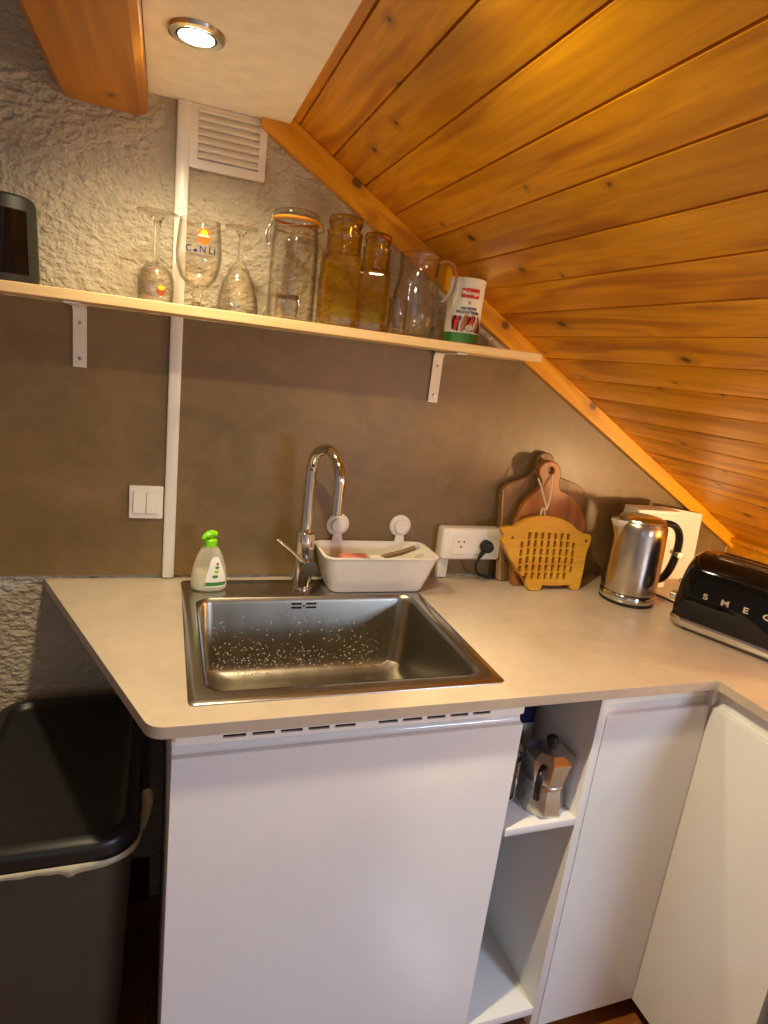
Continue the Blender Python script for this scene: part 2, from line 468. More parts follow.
# ventilation grille
t = thing('ventilation_grille', 'white louvred ventilation grille under the flat ceiling', 'vent', (.105, 0, 1.822))
bm = plate(bmesh.new(), rrect(.15, .114, .004, 3), [[(-.058, -.040), (.060, -.040), (.060, .050), (-.058, .050)]], -.010, 0, 'y'); bevel_mod(link('frame', bm, M['white_metal'], t), .0015, 2)
for k in range(7):
    z = -.034+k*.0135
    b2 = bmesh.new(); pr = [(-.0110, z-.003), (-.0128, z-.0005), (-.0115, z+.0025), (-.0060, z+.0075), (-.0035, z+.0110), (-.0020, z+.0110), (-.0035, z-.003)]
    plate(b2, pr, [], -.058, .060, 'x'); link('louvre', b2, M['white_metal'], t)
link('backing', newbox(-.062, .064, -.0035, -.0004, -.044, .054), M['white_metal'], t)
for x, z in ((-.067, -.050), (.068, -.050), (.068, .050)):
    link('screw', lathe(bmesh.new(), [(.0001, -.0125), (.0028, -.0115), (.0028, -.009)], 12, (x, 0, z), Matrix(((1,0,0),(0,0,1),(0,-1,0)))@Matrix(((1,0,0),(0,1,0),(0,0,-1)))), M['satin'], t)

# recessed ceiling spots
def spot(loc, label, power, size=math.radians(150), blend=1.0, tilt=(0, 0, 0), color=(1, .80, .48)):
    t = thing('recessed_spotlight', label, 'ceiling light', loc)
    bm = lathe(bmesh.new(), [(.0285, -.001), (.030, -.006), (.036, -.0075), (.041, -.0055), (.043, -.0003), (.0285, -.0003)], 48, cap0=False, cap1=False); link('trim_ring', bm, M['satin'], t)
    bm = lathe(bmesh.new(), [(.0255, -.0004), (.0262, -.0065), (.0282, -.0060), (.0282, -.0004)], 48, cap0=False, cap1=False); link('gimbal_ring', bm, M['satin'], t)
    bm = lathe(bmesh.new(), [(.0001, -.0062), (.015, -.0058), (.025, -.004), (.025, -.0006)], 40, cap0=False, cap1=False); link('lens', bm, M['lens'], t)
    L = bpy.data.lights.new('spot_beam', 'SPOT'); L.energy = power; L.color = color; L.spot_size = size; L.spot_blend = blend; L.shadow_soft_size = .022
    o = bpy.data.objects.new('spot_beam', L); COL.objects.link(o); o.parent = t; o.location = (0, 0, -.012); o.rotation_euler = tilt
    return t
SPOT1, SPOT2, BEAM, COOL_FILL, LAMP_FILL, DAY_FILL = 19, 28, 34, 28, 24, 2
spot((.029, -.302, 1.88), 'lit recessed spotlight in the flat white ceiling above the glasses shelf', SPOT1)
t = spot((.172, -.735, 1.88), 'unseen recessed spotlight added in the flat ceiling over the middle of the kitchen', SPOT2, tilt=(0, math.radians(-11), 0))  # second spot added out of view, placed to suit the shelf and niche shadows
L = bpy.data.lights.new('narrow_beam', 'SPOT'); L.energy = BEAM; L.color = (1, .82, .50); L.spot_size = math.radians(60); L.spot_blend = .5; L.shadow_soft_size = .018
o = bpy.data.objects.new('narrow_beam', L); COL.objects.link(o); o.parent = t; o.location = (0, 0, -.012)
o.rotation_euler = Vector((.97, .08, -1.28)).to_track_quat('-Z', 'Y').to_euler()
# unseen cool panel added under the slope as fill for the door fronts
t = thing('fill_panel', 'unseen cool fill panel added under the boarded slope by the front wall', 'ceiling light', (1.30, -2.25, slope_z(1.30)))
t.rotation_euler = (0, math.atan(SL), 0)
bevel_mod(link('frame', plate(bmesh.new(), rrect(.24, 1.0, .006, 3), [rrect(.215, .975, .004, 3)], -.012, -.0003, 'z'), M['white_metal'], t), .001, 2)
link('diffuser', plate(bmesh.new(), rrect(.215, .975, .004, 3), [], -.006, -.0005, 'z'), emitter('cool_fill_panel', (.86, .88, 1.0), 2.0), t)
L = bpy.data.lights.new('fill_panel_light', 'AREA'); L.shape = 'RECTANGLE'; L.size = .2; L.size_y = .95; L.energy = COOL_FILL; L.color = (.58, .75, 1.0)
o = bpy.data.objects.new('fill_panel_light', L); COL.objects.link(o); o.parent = t; o.location = (0, 0, -.014)
# unseen warm lamp added to brighten the low end of the slope
t = thing('fill_lamp', 'unseen small fill lamp added at the end of the worktop past the toaster', 'lamp', (1.60, -.80, .90))
link('base', lathe(bmesh.new(), [(.001, 0), (.045, 0), (.046, .006), (.012, .012), (.006, .02), (.006, .07), (.001, .07)], 32), M['black_plastic'], t)
link('lamp_shade', lathe(bmesh.new(), [(.050, .06), (.042, .135)], 32, cap0=False, cap1=False), M['white_plastic'], t)
link('bulb', lathe(bmesh.new(), [(.001, .072), (.012, .076), (.018, .095), (.012, .112), (.001, .116)], 20), M['lens'], t)
L = bpy.data.lights.new('fill_lamp_glow', 'POINT'); L.energy = LAMP_FILL; L.color = (1, .72, .38); L.shadow_soft_size = .03
o = bpy.data.objects.new('fill_lamp_glow', L); COL.objects.link(o); o.parent = t; o.location = (0, 0, .142)

# ------------------------------------------------------------------ worktop
CT, CB = .90, .88
def fillet(pts, rad, n=6):
    out = []; N = len(pts)
    for i, p in enumerate(pts):
        r = rad.get(i, 0); p = Vector(p)
        if not r: out.append(tuple(p)); continue
        a = (Vector(pts[i-1])-p).normalized(); b = (Vector(pts[(i+1) % N])-p).normalized()
        d = r/math.tan(a.angle(b)/2); A = p+a*d; B = p+b*d
        for k in range(n+1):
            u = k/n; q = A*(1-u)**2+p*2*u*(1-u)+B*u*u; out.append(tuple(q))
    return out
outer = fillet([(-.233, -.005), (-.006, -.6), (1.06, -.6), (1.06, -1.25), (XK-.002, -1.25), (XK-.002, -.005)], {1: .035, 2: .012}, 8)
hole = rrect(.505, .40, .03, 5, .3235, -.328)
bm = plate(bmesh.new(), outer, [hole], CB, CT, 'z')
o = link('worktop', bm, M['worktop'], None, 30); bevel_mod(o, .003, 2, 50)
tag(o, 'beige cement L-shaped worktop with a slanted end, the sink set into it', 'worktop')

# ------------------------------------------------------------------ sink
SX0, SX1, SY0, SY1 = .047, .600, -.553, -.030
t = thing('kitchen_sink', 'square stainless steel sink with one bowl set into the beige worktop', 'sink', ((SX0+SX1)/2, (SY0+SY1)/2, CT))
cx, cy = (SX0+SX1)/2, (SY0+SY1)/2
BX0, BX1, BY0, BY1 = .076, .571, -.517, -.135
bw, bh, bx, by = BX1-BX0, BY1-BY0, (BX0+BX1)/2-cx, (BY0+BY1)/2-cy
bm = bmesh.new()
ro = lambda w, h, r, z, x=0, y=0: [(a, b, z) for a, b in rrect(w, h, r, 8, x, y)]
W, H = SX1-SX0, SY1-SY0
rings(bm, [ro(W, H, .012, .0003), ro(W-.001, H-.001, .012, .0022), ro(W-.006, H-.006, .011, .0036), ro(bw+.012, bh+.012, .036, .0030, bx, by), ro(bw+.003, bh+.003, .033, .0018, bx, by)], False, False)
link('rim', bm, M['steel'], t)
bm = bmesh.new()
st = [(0, .0018, .032), (.003, -.002, .031), (.006, -.01, .030), (.014, -.140, .030), (.018, -.160, .034), (.030, -.174, .045), (.055, -.181, .06), (.16, -.1835, .03), (bh/2-.045, -.1845, .03)]
rings(bm, [ro(bw-2*i, bh-2*i, min(r, (bh-2*i)/2-.001), z, bx, by) for i, z, r in st], False, False)
# outer skin so the bowl has thickness
rings(bm, [ro(bw-2*i+.003, bh-2*i+.003, r, z-.0016, bx, by) for i, z, r in st[1:]], False, False)
link('bowl', bm, M['steel_sink'], t)
bm = lathe(bmesh.new(), [(.001, -.186), (.030, -.186), (.032, -.1838), (.056, -.1835), (.058, -.1855), (.058, -.188), (.001, -.188)], 40, (bx, by, 0)); d = link('drain', bm, M['chrome'], t)
link('drain_plug', lathe(bmesh.new(), [(.001, -.179), (.02, -.180), (.026, -.1845), (.001, -.1855)], 32, (bx, by, 0)), M['steel'], d)
ow = bmesh.new()
for sx in (-.017, .017):
    for sz in (-.0045, .0045):
        plate(ow, [(a+.312-cx+sx, b-.0135+sz-.004) for a, b in rrect(.024, .0045, .002, 4)], [], BY1-cy-.0078+.0, BY1-cy-.0055, 'y')
link('overflow_slots', ow, M['dark_hole'], t)
link('overflow_screw', lathe(bmesh.new(), [(.0001, .0015), (.003, .001), (.0035, -.002)], 14, (.312-cx, BY1-cy-.007, -.0175), Matrix(((1,0,0),(0,0,-1),(0,1,0)))), M['chrome'], t)
dr = bmesh.new()
def wall_inset(z):
    for (i0, z0, _), (i1, z1, _) in zip(st, st[1:]):
        if z1 <= z <= z0: return i0+(i1-i0)*(z0-z)/(z0-z1)
    return .05
for k in range(520):
    rr = random.uniform(.0009, .0022)
    if random.random() < .8:
        x = random.uniform(BX0+.04, BX1-.07)-cx; z = -.172+abs(random.gauss(0, .030)) if random.random() < .75 else random.uniform(-.15, -.04)
        if z > -.03: continue
        y = BY1-cy-wall_inset(z)-.0004
    else:
        x = random.uniform(BX0+.05, BX1-.08)-cx; y = BY1-cy-random.uniform(.05, .13); z = -.1822
    bmesh.ops.create_icosphere(dr, subdivisions=1, radius=rr, matrix=Matrix.Translation((x, y, z)))
w = link('water_droplets', dr, M['water'], t, 80); w['kind'] = 'stuff'; w['label'] = 'water droplets with their glints painted whitish'

# ------------------------------------------------------------------ faucet
fx, fy, fz = .315, -.083, CT+.0036
t = thing('kitchen_faucet', 'tall chrome swan-neck kitchen tap standing on the sink rim', 'tap', (fx, fy, fz))
link('body', lathe(bmesh.new(), [(.0265, 0), (.0265, .004), (.0235, .007), (.0225, .05), (.0222, .125), (.0215, .135), (.0155, .138), (.0135, .145)], 40), M['chrome'], t)
d = Vector((.036, -.112, 0)); R = d.length/2; dn = d.normalized()
P = [Vector((0, 0, .13)), Vector((0, 0, .20)), Vector((0, 0, .279))]
for k in range(1, 17):
    a = PI*k/16; P.append(dn*(R-R*math.cos(a))+Vector((0, 0, .279+R*math.sin(a))))
P.append(d+Vector((0, 0, .245))); P.append(d+Vector((0, 0, .209)))
sp = link('spout', tube(bmesh.new(), P, .0122, 20), M['chrome'], t)
link('aerator', lathe(bmesh.new(), [(.0095, .2085), (.0118, .2085), (.0120, .222), (.0112, .223)], 24, tuple(d)), M['satin'], sp)
fr = Matrix(((1,0,0),(0,0,-1),(0,1,0)))
link('cartridge', lathe(bmesh.new(), [(.017, .015), (.0195, .022), (.0195, .048), (.0185, .0505), (.0001, .0508)], 32, (.004, 0, .062), fr, True, False), M['satin'], t)
lv = link('lever', tube(bmesh.new(), [(.0, -.040, .070), (-.03, -.041, .097), (-.072, -.042, .132)], [.0045, .0038, .0042], 12), M['chrome'], t)

# ------------------------------------------------------------------ soap bottle
t = thing('soap_dispenser', 'clear soap bottle with lime green pump on the sink rim beside the tap', 'soap bottle', (.105, -.083, CT+.0036))
def ell(rx, ry, z, n=40, sq=2.4):
    out = []
    for i in range(n):
        a = 2*PI*i/n; c, s = math.cos(a), math.sin(a)
        out.append((rx*math.copysign(abs(c)**(2/sq), c), ry*math.copysign(abs(s)**(2/sq), s), z))
    return out
S = [(.032, .020, 0), (.0375, .0245, .004), (.039, .026, .012), (.0385, .0255, .03), (.034, .023, .055), (.027, .020, .078), (.019, .0165, .094), (.0135, .0135, .100), (.0125, .0125, .108)]
bm = bmesh.new(); rings(bm, [ell(*s) for s in S], True, False); link('bottle', bm, M['soap_glass'], t)
bm = bmesh.new(); rings(bm, [ell(a*.94, b*.94, z) for a, b, z in ((.031, .02, .002), (.0375, .0245, .006), (.039, .026, .014), (.0385, .0255, .028), (.0365, .0242, .042))]); link('liquid_soap', bm, M['soap_liquid'], t)
link('collar', lathe(bmesh.new(), [(.0135, .100), (.0145, .101), (.0145, .114), (.012, .117), (.006, .118), (.006, .124), (.001, .124)], 28), M['soap_green'], t)
bm = tube(bmesh.new(), [(.012, .002, .127), (.002, 0, .1285), (-.006, -.004, .1275), (-.014, -.010, .124), (-.017, -.012, .119)], [.008, .0105, .0095, .0065, .0045], 16, True, .75)
link('pump_head', bm, M['soap_green'], t)
def side(u, z):      # point on the front skin of the bottle
    for (a0, b0, z0), (a1, b1, z1) in zip(S, S[1:]):
        if z0 <= z <= z1:
            k = (z-z0)/(z1-z0); a, b = a0+(a1-a0)*k, b0+(b1-b0)*k
            q = min(.98, abs(u)/a); return -b*(1-q**2.4)**(1/2.4)-.0008
    return 0
def soap_patch(name, outline, m, lift=0.0):
    bm = bmesh.new(); n = 10; zs = sorted(outline)
    V = []
    for z, x0, x1 in zs: V.append([bm.verts.new((x0+(x1-x0)*i/n, side(x0+(x1-x0)*i/n, z)-lift, z)) for i in range(n+1)])
    for a, b in zip(V, V[1:]):
        for i in range(n): bm.faces.new((a[i], a[i+1], b[i+1], b[i]))
    r = bmesh.ops.extrude_face_region(bm, geom=bm.faces[:])
    for v in r['geom']:
        if isinstance(v, bmesh.types.BMVert): v.co.y += .0005
    return bm
lb = link('label', soap_patch('label', [(.012, -.010, .0345), (.022, -.010, .0350), (.03, -.009, .0340), (.04, -.007, .0315), (.05, -.004, .0285), (.062, -.001, .0245), (.072, .001, .0205), (.080, .005, .016)], M['label_white']), M['label_white'], t)
link('green_band', soap_patch('band', [(.016, -.010, .0335), (.020, -.009, .034), (.024, -.009, .0345)], None, .0007), M['paint_green'], lb)
for q, (z, x0, x1, m) in enumerate(((.034, .004, .018, 'paint_green'), (.045, .008, .020, 'soap_green'), (.054, .010, .020, 'paint_green'), (.062, .012, .019, 'paint_brown'))):
    link('printed_motif', soap_patch('motif', [(z, x0+.003, x1-.003), (z+.003, x0, x1), (z+.006, x0+.004, x1-.002)], None, .0007), M[m], lb)

# ------------------------------------------------------------------ sink caddy hung on suction cups
t = thing('sink_caddy', 'white plastic sink caddy hanging on two suction cups beside the tap', 'caddy', (.4935, -.07, CT+.005))
def rr3(w, h, r, z, x=0, y=0): return [(a, b, z) for a, b in rrect(w, h, r, 7, x, y)]
Yb = .056
bm = bmesh.new()
def cad(z, g): # outline at height, back plane fixed
    w, dpt = .236+g*.046, .112+g*.022
    return w, dpt
def caddy_ring(k, inset, z):
    w, dpt = cad(z, k); pts = rrect(w-2*inset, dpt-2*inset, .024-inset*.5, 7, 0, Yb-dpt/2)
    out = []
    for a, b in pts:
        zz_ = z
        if k > .95:            # the rim dips along the middle of the back
            if b > Yb-.03:
                u = max(0, min(1, (.062-abs(a))/.02)); zz_ = z-.036*(u*u*(3-2*u))
        out.append((a, b, zz_))
    return out
bmo = [caddy_ring(0, .004, 0), caddy_ring(0, 0, .004), caddy_ring(.45, 0, .040), caddy_ring(1, 0, .090), caddy_ring(1, -.0025, .0905), caddy_ring(1, -.0025, .0935), caddy_ring(1, .0032, .0935)]
bmi = [caddy_ring(.45, .003, .040), caddy_ring(0, .003, .005), caddy_ring(0, .006, .0035)]
rings(bm, bmo+bmi, True, True); link('basket', bm, M['white_plastic'], t, 50)
for x in (-.082, .083):
    h = bmesh.new()
    plate(h, fillet([(x-.016, .075), (x+.016, .075), (x+.010, .112), (x-.010, .112)], {2: .008, 3: .008}), [], .056, .062, 'y')
    hk = link('hanger_tab', h, M['white_plastic'], t)
    c = lathe(bmesh.new(), [(.0285, 0), (.0285, .004), (.026, .007), (.019, .009), (.018, .0155), (.0165, .017), (.0001, .0175)], 36, (x, .0655, .133), fr)
    cu = link('suction_cup', c, M['white_plastic'], t)
# things in the caddy
o = thing('dish_brush', 'brown-handled brush sticking out of the white sink caddy', 'brush', (.575, -.060, CT+.012))
link('handle', tube(bmesh.new(), [(-.055, .012, .055), (-.01, .0, .071), (.026, -.004, .086)], [.0062, .0070, .0064], 12), M['brush_wood'], o)
link('cap', tube(bmesh.new(), [(.026, -.004, .086), (.036, -.0055, .0905)], [.0066, .0060], 12), M['grey_card'], o)
link('bristles', newbox(-.085, -.05, .0, .025, .012, .058, .004), M['white_plastic'], o)
o = link('sponge', newbox(.405, .475, -.10, -.055, CT+.010, CT+.082, .008, 3), M['sponge']); tag(o, 'pink sponge peeping over the edge of the white sink caddy', 'sponge')

# ------------------------------------------------------------------ switch, outlet, plug
t = thing('light_switch', 'white double light switch on the brown wall beside the cable trunking', 'light switch', (-.031, -.004, 1.079))
bevel_mod(link('plate', plate(bmesh.new(), rrect(.070, .074, .004, 4), [], -.009, 0, 'y'), M['white_plastic'], t), .002, 2)
for s in (-1, 1):
    b2 = bmesh.new(); plate(b2, [(-.009, -.024), (-.016, -.023), (-.0125, .024), (-.009, .024)], [], s*.0134-.0128, s*.0134+.0128, 'x'); bevel_mod(link('rocker', b2, M['white_plastic'], t), .001, 2)
t = thing('wall_outlet', 'white surface-mounted double wall socket above the worktop', 'power outlet', (.772, -.004, 1.004))
bm = newbox(-.089, .085, -.044, 0, -.044, .041, .009, 4); link('housing', bm, M['white_plastic'], t, 40)
fp = link('face_plate', plate(bmesh.new(), [(x-.003, z) for x, z in rrect(.118, .052, .003, 3)], [], -.0465, -.0435, 'y'), M['white_plastic'], t)
ho = bmesh.new()
for x, z in ((-.045, .007), (-.029, .007), (-.037, -.006)):
    lathe(ho, [(.0001, .0469), (.0026, .0469), (.0026, .044)], 10, (x, 0, z), fr)
link('socket_holes', ho, M['dark_hole'], fp)
link('cable_duct', newbox(-.080, -.052, -.018, -.0, -.101, -.040, .002), M['white_metal'], t)
t = thing('power_plug', 'black round plug with its cord in the white wall socket', 'plug', (.805, -.0515, 1.002))
link('plug_body', lathe(bmesh.new(), [(.014, -.001), (.017, .002), (.0165, .016), (.013, .024), (.0001, .026)], 28, (0, 0, 0), fr), M['black_rubber'], t)
link('strain_relief', tube(bmesh.new(), [(-.006, -.012, -.008), (-.014, -.011, -.022), (-.018, -.009, -.032)], [.0075, .006, .0042], 12), M['black_rubber'], t)
cp = catmull([(-.018, -.009, -.032), (-.022, -.006, -.052), (-.010, .001, -.076), (.02, .012, -.092), (.06, .022, -.0975), (.12, .030, -.0978), (.30, .034, -.0978), (.36, .034, -.0978)], 8)
link('cord', tube(bmesh.new(), cp, .0036, 8), M['black_rubber'], t)

# ------------------------------------------------------------------ chopping boards and pig trivet
def lean(o, y, tilt, roll=0): pass
bx0, bz0 = .955, CT; BSHIFT = .008
back = [(.858, .9), (.834, 1.150), (.842, 1.160), (.861, 1.170), (.905, 1.186), (.923, 1.198), (.930, 1.212), (.930, 1.236), (.938, 1.250), (.952, 1.255), (.968, 1.252), (.979, 1.242), (.984, 1.226), (.988, 1.206), (1.007, 1.192), (1.060, 1.176), (1.086, 1.164), (1.095, 1.150), (1.099, 1.130), (1.094, .905), (1.085, .9)]
def board(name, pts, label, mat, ybase, thick, tilt, hole=None, cat='cutting board', bev=.003, sh=1.0):
    t = thing(name, label, cat, (bx0+BSHIFT, ybase, CT))
    loc = [((x-bx0)*sh, (z-CT)*1.0) for x, z in pts]
    hs = [hole] if hole else []
    bm = plate(bmesh.new(), loc, hs, -thick, 0, 'y')
    o = link('board', bm, mat, t, 30); bevel_mod(o, bev, 3, 40); o.rotation_euler = (-tilt, 0, 0)
    return t, o
tl = math.radians(4)
bt, bo = board('cutting_board', back, 'dark wooden shouldered chopping board leaning on the wall behind the paddle board', M['board_dark'], -.030, .018, math.radians(4))
bo.rotation_euler = (-math.radians(4), 0, 0)
e = bmesh.new(); plate(e, [(.8575-bx0, .004), (.8615-bx0, .004), (.8385-bx0, .250), (.8345-bx0, .249)], [], -.0188, -.0005, 'y'); ed = link('pale_edge', e, M['board_edge'], bt); ed.rotation_euler = (-math.radians(4), 0, 0); ed['label'] = 'pale edge of the board'  # paler strip along one edge of the board
circ = lambda cx, cz, r, n=16: [(cx+r*math.cos(2*PI*i/n), cz+r*math.sin(2*PI*i/n)) for i in range(n)]
front = [(.881, .9), (.872, .952), (.866, 1.03), (.867, 1.078), (.880, 1.116), (.899, 1.142), (.919, 1.158), (.928, 1.170), (.926, 1.186), (.916, 1.200), (.915, 1.218), (.926, 1.233), (.948, 1.239), (.970, 1.232), (.982, 1.214), (.983, 1.196), (.982, 1.178), (.990, 1.162), (1.022, 1.150), (1.058, 1.124), (1.080, 1.090), (1.089, 1.050), (1.088, .96), (1.080, .9)]
pb, po = board('paddle_board', front, 'brown wooden paddle board with round handle between dark board and pig trivet', M['board_mid'], -.064, .020, math.radians(4), circ(.952-bx0, 1.213-CT, .009))
pigo = [(.817, 1.065), (.835, 1.070), (.853, 1.069), (.868, 1.080), (.887, 1.090), (.907, 1.096), (.929, 1.099), (.952, 1.0995), (.974, 1.097), (.993, 1.093), (1.011, 1.086), (1.030, 1.077), (1.045, 1.066), (1.065, 1.055), (1.088, 1.053), (1.093, 1.049), (1.093, 1.031), (1.087, 1.013), (1.083, .99), (1.082, .958), (1.078, .926), (1.076, .903), (1.072, .9), (1.052, .9), (1.047, .903), (1.043, .914), (1.007, .912), (.975, .9125), (.956, .914), (.952, .903), (.947, .9), (.921, .9), (.914, .904), (.906, .920), (.884, .946), (.862, .970), (.85, .983), (.835, 1.008), (.822, 1.028), (.819, 1.034), (.826, 1.044), (.816, 1.057)]
holes = []
cols = [(.880, 4, 1.022), (.900, 6, 1.047), (.920, 6, 1.047), (.940, 6, 1.0468), (.960, 6, 1.0465), (.980, 6, 1.0462), (1.000, 6, 1.046), (1.020, 6, 1.0455), (1.040, 4, 1.021)]
for x, n, zt in cols:
    for k in range(n):
        z = zt-k*.0215
        holes.append([(x-.0046-bx0+k*.0004, z-.0088-CT), (x+.0046-bx0+k*.0004, z-.0088-CT), (x+.0046-bx0+k*.0004, z+.0088-CT), (x-.0046-bx0+k*.0004, z+.0088-CT)])
holes += [circ(.850-bx0, 1.040-CT, .0042, 10), circ(1.079-bx0, 1.035-CT, .005, 10)]
pt = thing('pig_trivet', 'yellow pig-shaped slotted wooden trivet leaning in front of the chopping boards', 'trivet', (bx0, -.104, CT))
bm = plate(bmesh.new(), [(x-bx0, z-CT) for x, z in pigo], holes, -.016, 0, 'y'); o = link('board', bm, M['pig'], pt, 30); o.rotation_euler = (-math.radians(6), 0, 0); bevel_mod(o, .0012, 2, 50)
lp = catmull([(-.020, .018, .196), (-.016, .022, .215), (-.012, .010, .218), (-.022, .018, .25), (-.030, .032, .280), (-.034, .040, .292)], 6)
link('hanging_string', tube(bmesh.new(), lp, .0023, 8), M['string'], pt)
lp = catmull([(-.006, .018, .196), (-.010, .020, .215), (-.012, .008, .218), (-.002, .018, .25), (.004, .030, .285), (.009, .040, .303)], 6)
link('hanging_string', tube(bmesh.new(), lp, .0023, 8), M['string'], pt)

# ------------------------------------------------------------------ kettle
t = thing('electric_kettle', 'brushed steel electric kettle with black handle beside the toaster', 'kettle', (1.176, -.186, CT), math.radians(-8))
link('power_base', lathe(bmesh.new(), [(.001, 0), (.066, 0), (.0695, .003), (.0695, .007), (.067, .009), (.001, .009)], 56), M['black_plastic'], t)
link('base_ring', lathe(bmesh.new(), [(.001, .009), (.0690, .009), (.0700, .011), (.0695, .026), (.068, .028), (.001, .028)], 56), M['chrome'], t)
link('gap_ring', lathe(bmesh.new(), [(.001, .028), (.0682, .028), (.0682, .032), (.001, .032)], 56), M['black_plastic'], t)
bm = lathe(bmesh.new(), [(.001, .032), (.0690, .032), (.0698, .035), (.0692, .08), (.0678, .14), (.0660, .19), (.0645, .208), (.061, .216), (.055, .218), (.001, .218)], 56)
link('body', bm, brushed('kettle_steel', (196, 190, 182), .22, (2, 2, 400)), t)
ld = link('lid', lathe(bmesh.new(), [(.001, .217), (.058, .217), (.060, .220), (.058, .225), (.048, .2295), (.03, .232), (.001, .2325)], 48), M['steel'], t)
bm = bmesh.new()
rs = []
for z, reach, wd in ((.160, .0, .004), (.180, .007, .013), (.203, .017, .020), (.215, .024, .023), (.2195, .026, .023)):
    rb = .0665-(z-.19)*.06
    rs.append([(-rb+.010, wd, z), (-rb-reach*.5, wd*.75, z), (-rb-reach, 0, z), (-rb-reach*.5, -wd*.75, z), (-rb+.010, -wd, z), (-rb+.016, 0, z)])
rings(bm, rs); link('spout', bm, M['chrome'], t, 30)
hp = catmull([(.054, 0, .214), (.078, 0, .2155), (.100, 0, .208), (.117, 0, .186), (.122, 0, .150), (.117, 0, .108), (.104, 0, .074), (.086, 0, .060), (.060, 0, .060)], 6)
bm = tube(bmesh.new(), hp, [.0125]*len(hp), 14, True, .72); h = link('handle', bm, M['black_plastic'], t)
link('switch', lathe(bmesh.new(), [(.009, -.015), (.009, .015), (.0075, .0165), (.0001, .0165)], 18, (.121, 0, .135), fr), M['chrome'], h)
link('logo_plate', wrap(grid_patch(-.020, .020, .062, .067, 8, 1), 0, 0, .0696), M['satin'], t)

# ------------------------------------------------------------------ white box and card behind the kettle
t = thing('white_dispenser_box', 'white box with a dark slot in its top standing behind the kettle', 'box', (1.305, -.078, CT), math.radians(-3))
bm = plate(bmesh.new(), rrect(.145, .062, .006, 4), [rrect(.045, .014, .005, 4)], .218, .228, 'z'); link('lid', bm, M['paper'], t)
link('body', newbox(-.0725, .0725, -.031, .031, 0, .218, .004), M['paper'], t)
link('slot', plate(bmesh.new(), rrect(.046, .015, .005, 4), [], .2183, .2195, 'z'), M['dark_hole'], t)
t = thing('white_card_panel', 'plain white panel leaning upright between the kettle box and the slope', 'panel', (1.462, -.030, CT))
bevel_mod(link('panel', plate(bmesh.new(), [(-.075, 0), (.085, 0), (.074, .207), (-.078, .224)], [], -.010, -.002, 'y'), M['paper'], t), .001, 2)

# ------------------------------------------------------------------ toaster
TA = math.atan2(-.925, .379)
L_, W_ = .385, .185
c0 = Vector((1.162, -.338, 0))+Vector((.379, -.925, 0))*(L_/2)+Vector((.925, .379, 0))*(W_/2)
t = thing('toaster', 'glossy black two-slot toaster with chrome base and spaced letters', 'toaster', (c0.x, c0.y, CT), TA)
# local x along the long side (towards the viewer), local -y... front side faces local -y
def tr(w, h, r, z, n=8): return [(a, b, z) for a, b in rrect(w, h, min(r, h/2-.001), n)]
bm = bmesh.new()
prof = [(0, .030), (.0005, .06), (.004, .10), (.009, .128), (.016, .150), (.025, .166), (.036, .176), (.050, .182), (.062, .184)]
rings(bm, [tr(L_-2*.42*i, W_-2*i, .045, z) for i, z in prof], True, True); link('body', bm, M['black_gloss'], t, 60)
bm = bmesh.new(); rings(bm, [tr(L_-.002, W_-.002, .044, .010), tr(L_+.004, W_+.004, .046, .013), tr(L_+.005, W_+.005, .046, .024), tr(L_+.001, W_+.001, .045, .031), tr(L_-.02, W_-.02, .040, .031)], True, True); link('base_band', bm, M['chrome'], t, 60)
for sx in (-1, 1):
    for sy in (-1, 1): link('foot', lathe(bmesh.new(), [(.001, 0), (.009, 0), (.010, .011), (.001, .011)], 16, (sx*.15, sy*.06, 0)), M['black_rubber'], t)
tp = link('top_plate', plate(bmesh.new(), rrect(.290, .066, .02, 6), [rrect(.262, .018, .006, 4, 0, -.016), rrect(.262, .018, .006, 4, 0, .016)], .1835, .1870, 'z'), M['copper'], t)
for sy in (-1, 1):
    link('bread_slot', plate(bmesh.new(), rrect(.262, .018, .006, 4, 0, sy*.016), [], .1838, .1846, 'z'), M['dark_hole'], tp)
bm = lathe(bmesh.new(), [(.010, 0), (.012, .004), (.012, .014), (.009, .017), (.0001, .0175)], 20, (-L_/2-.001, -.035, .062), Matrix(((0,0,-1),(0,1,0),(1,0,0)))); link('lever_knob', bm, M['chrome'], t)
bm = newbox(-L_/2-.022, -L_/2-.004, .000, .018, .085, .096, .003); link('lever', bm, M['chrome'], t)
for q, ch in enumerate('SMEG'):
    u = -L_/2+.078+q*.0435
    F = Matrix(((1,0,0),(0,-.05,-1),(0,1,-.05)))
    b2 = text_bm(ch, .019, .0016, F, 'CENTER', .0006, 1.25)
    for v in b2.verts: v.co += Vector((u, -W_/2+.0026, .098))
    link('chrome_letter', b2, M['chrome'], t, 0)
bm = tube(bmesh.new(), catmull([(-L_/2+.01, .06, .006), (-L_/2-.03, .072, .005), (-L_/2-.07, .088, .004), (-L_/2-.14, .10, .004)], 6), .003, 8); link('cord', bm, M['black_rubber'], t)

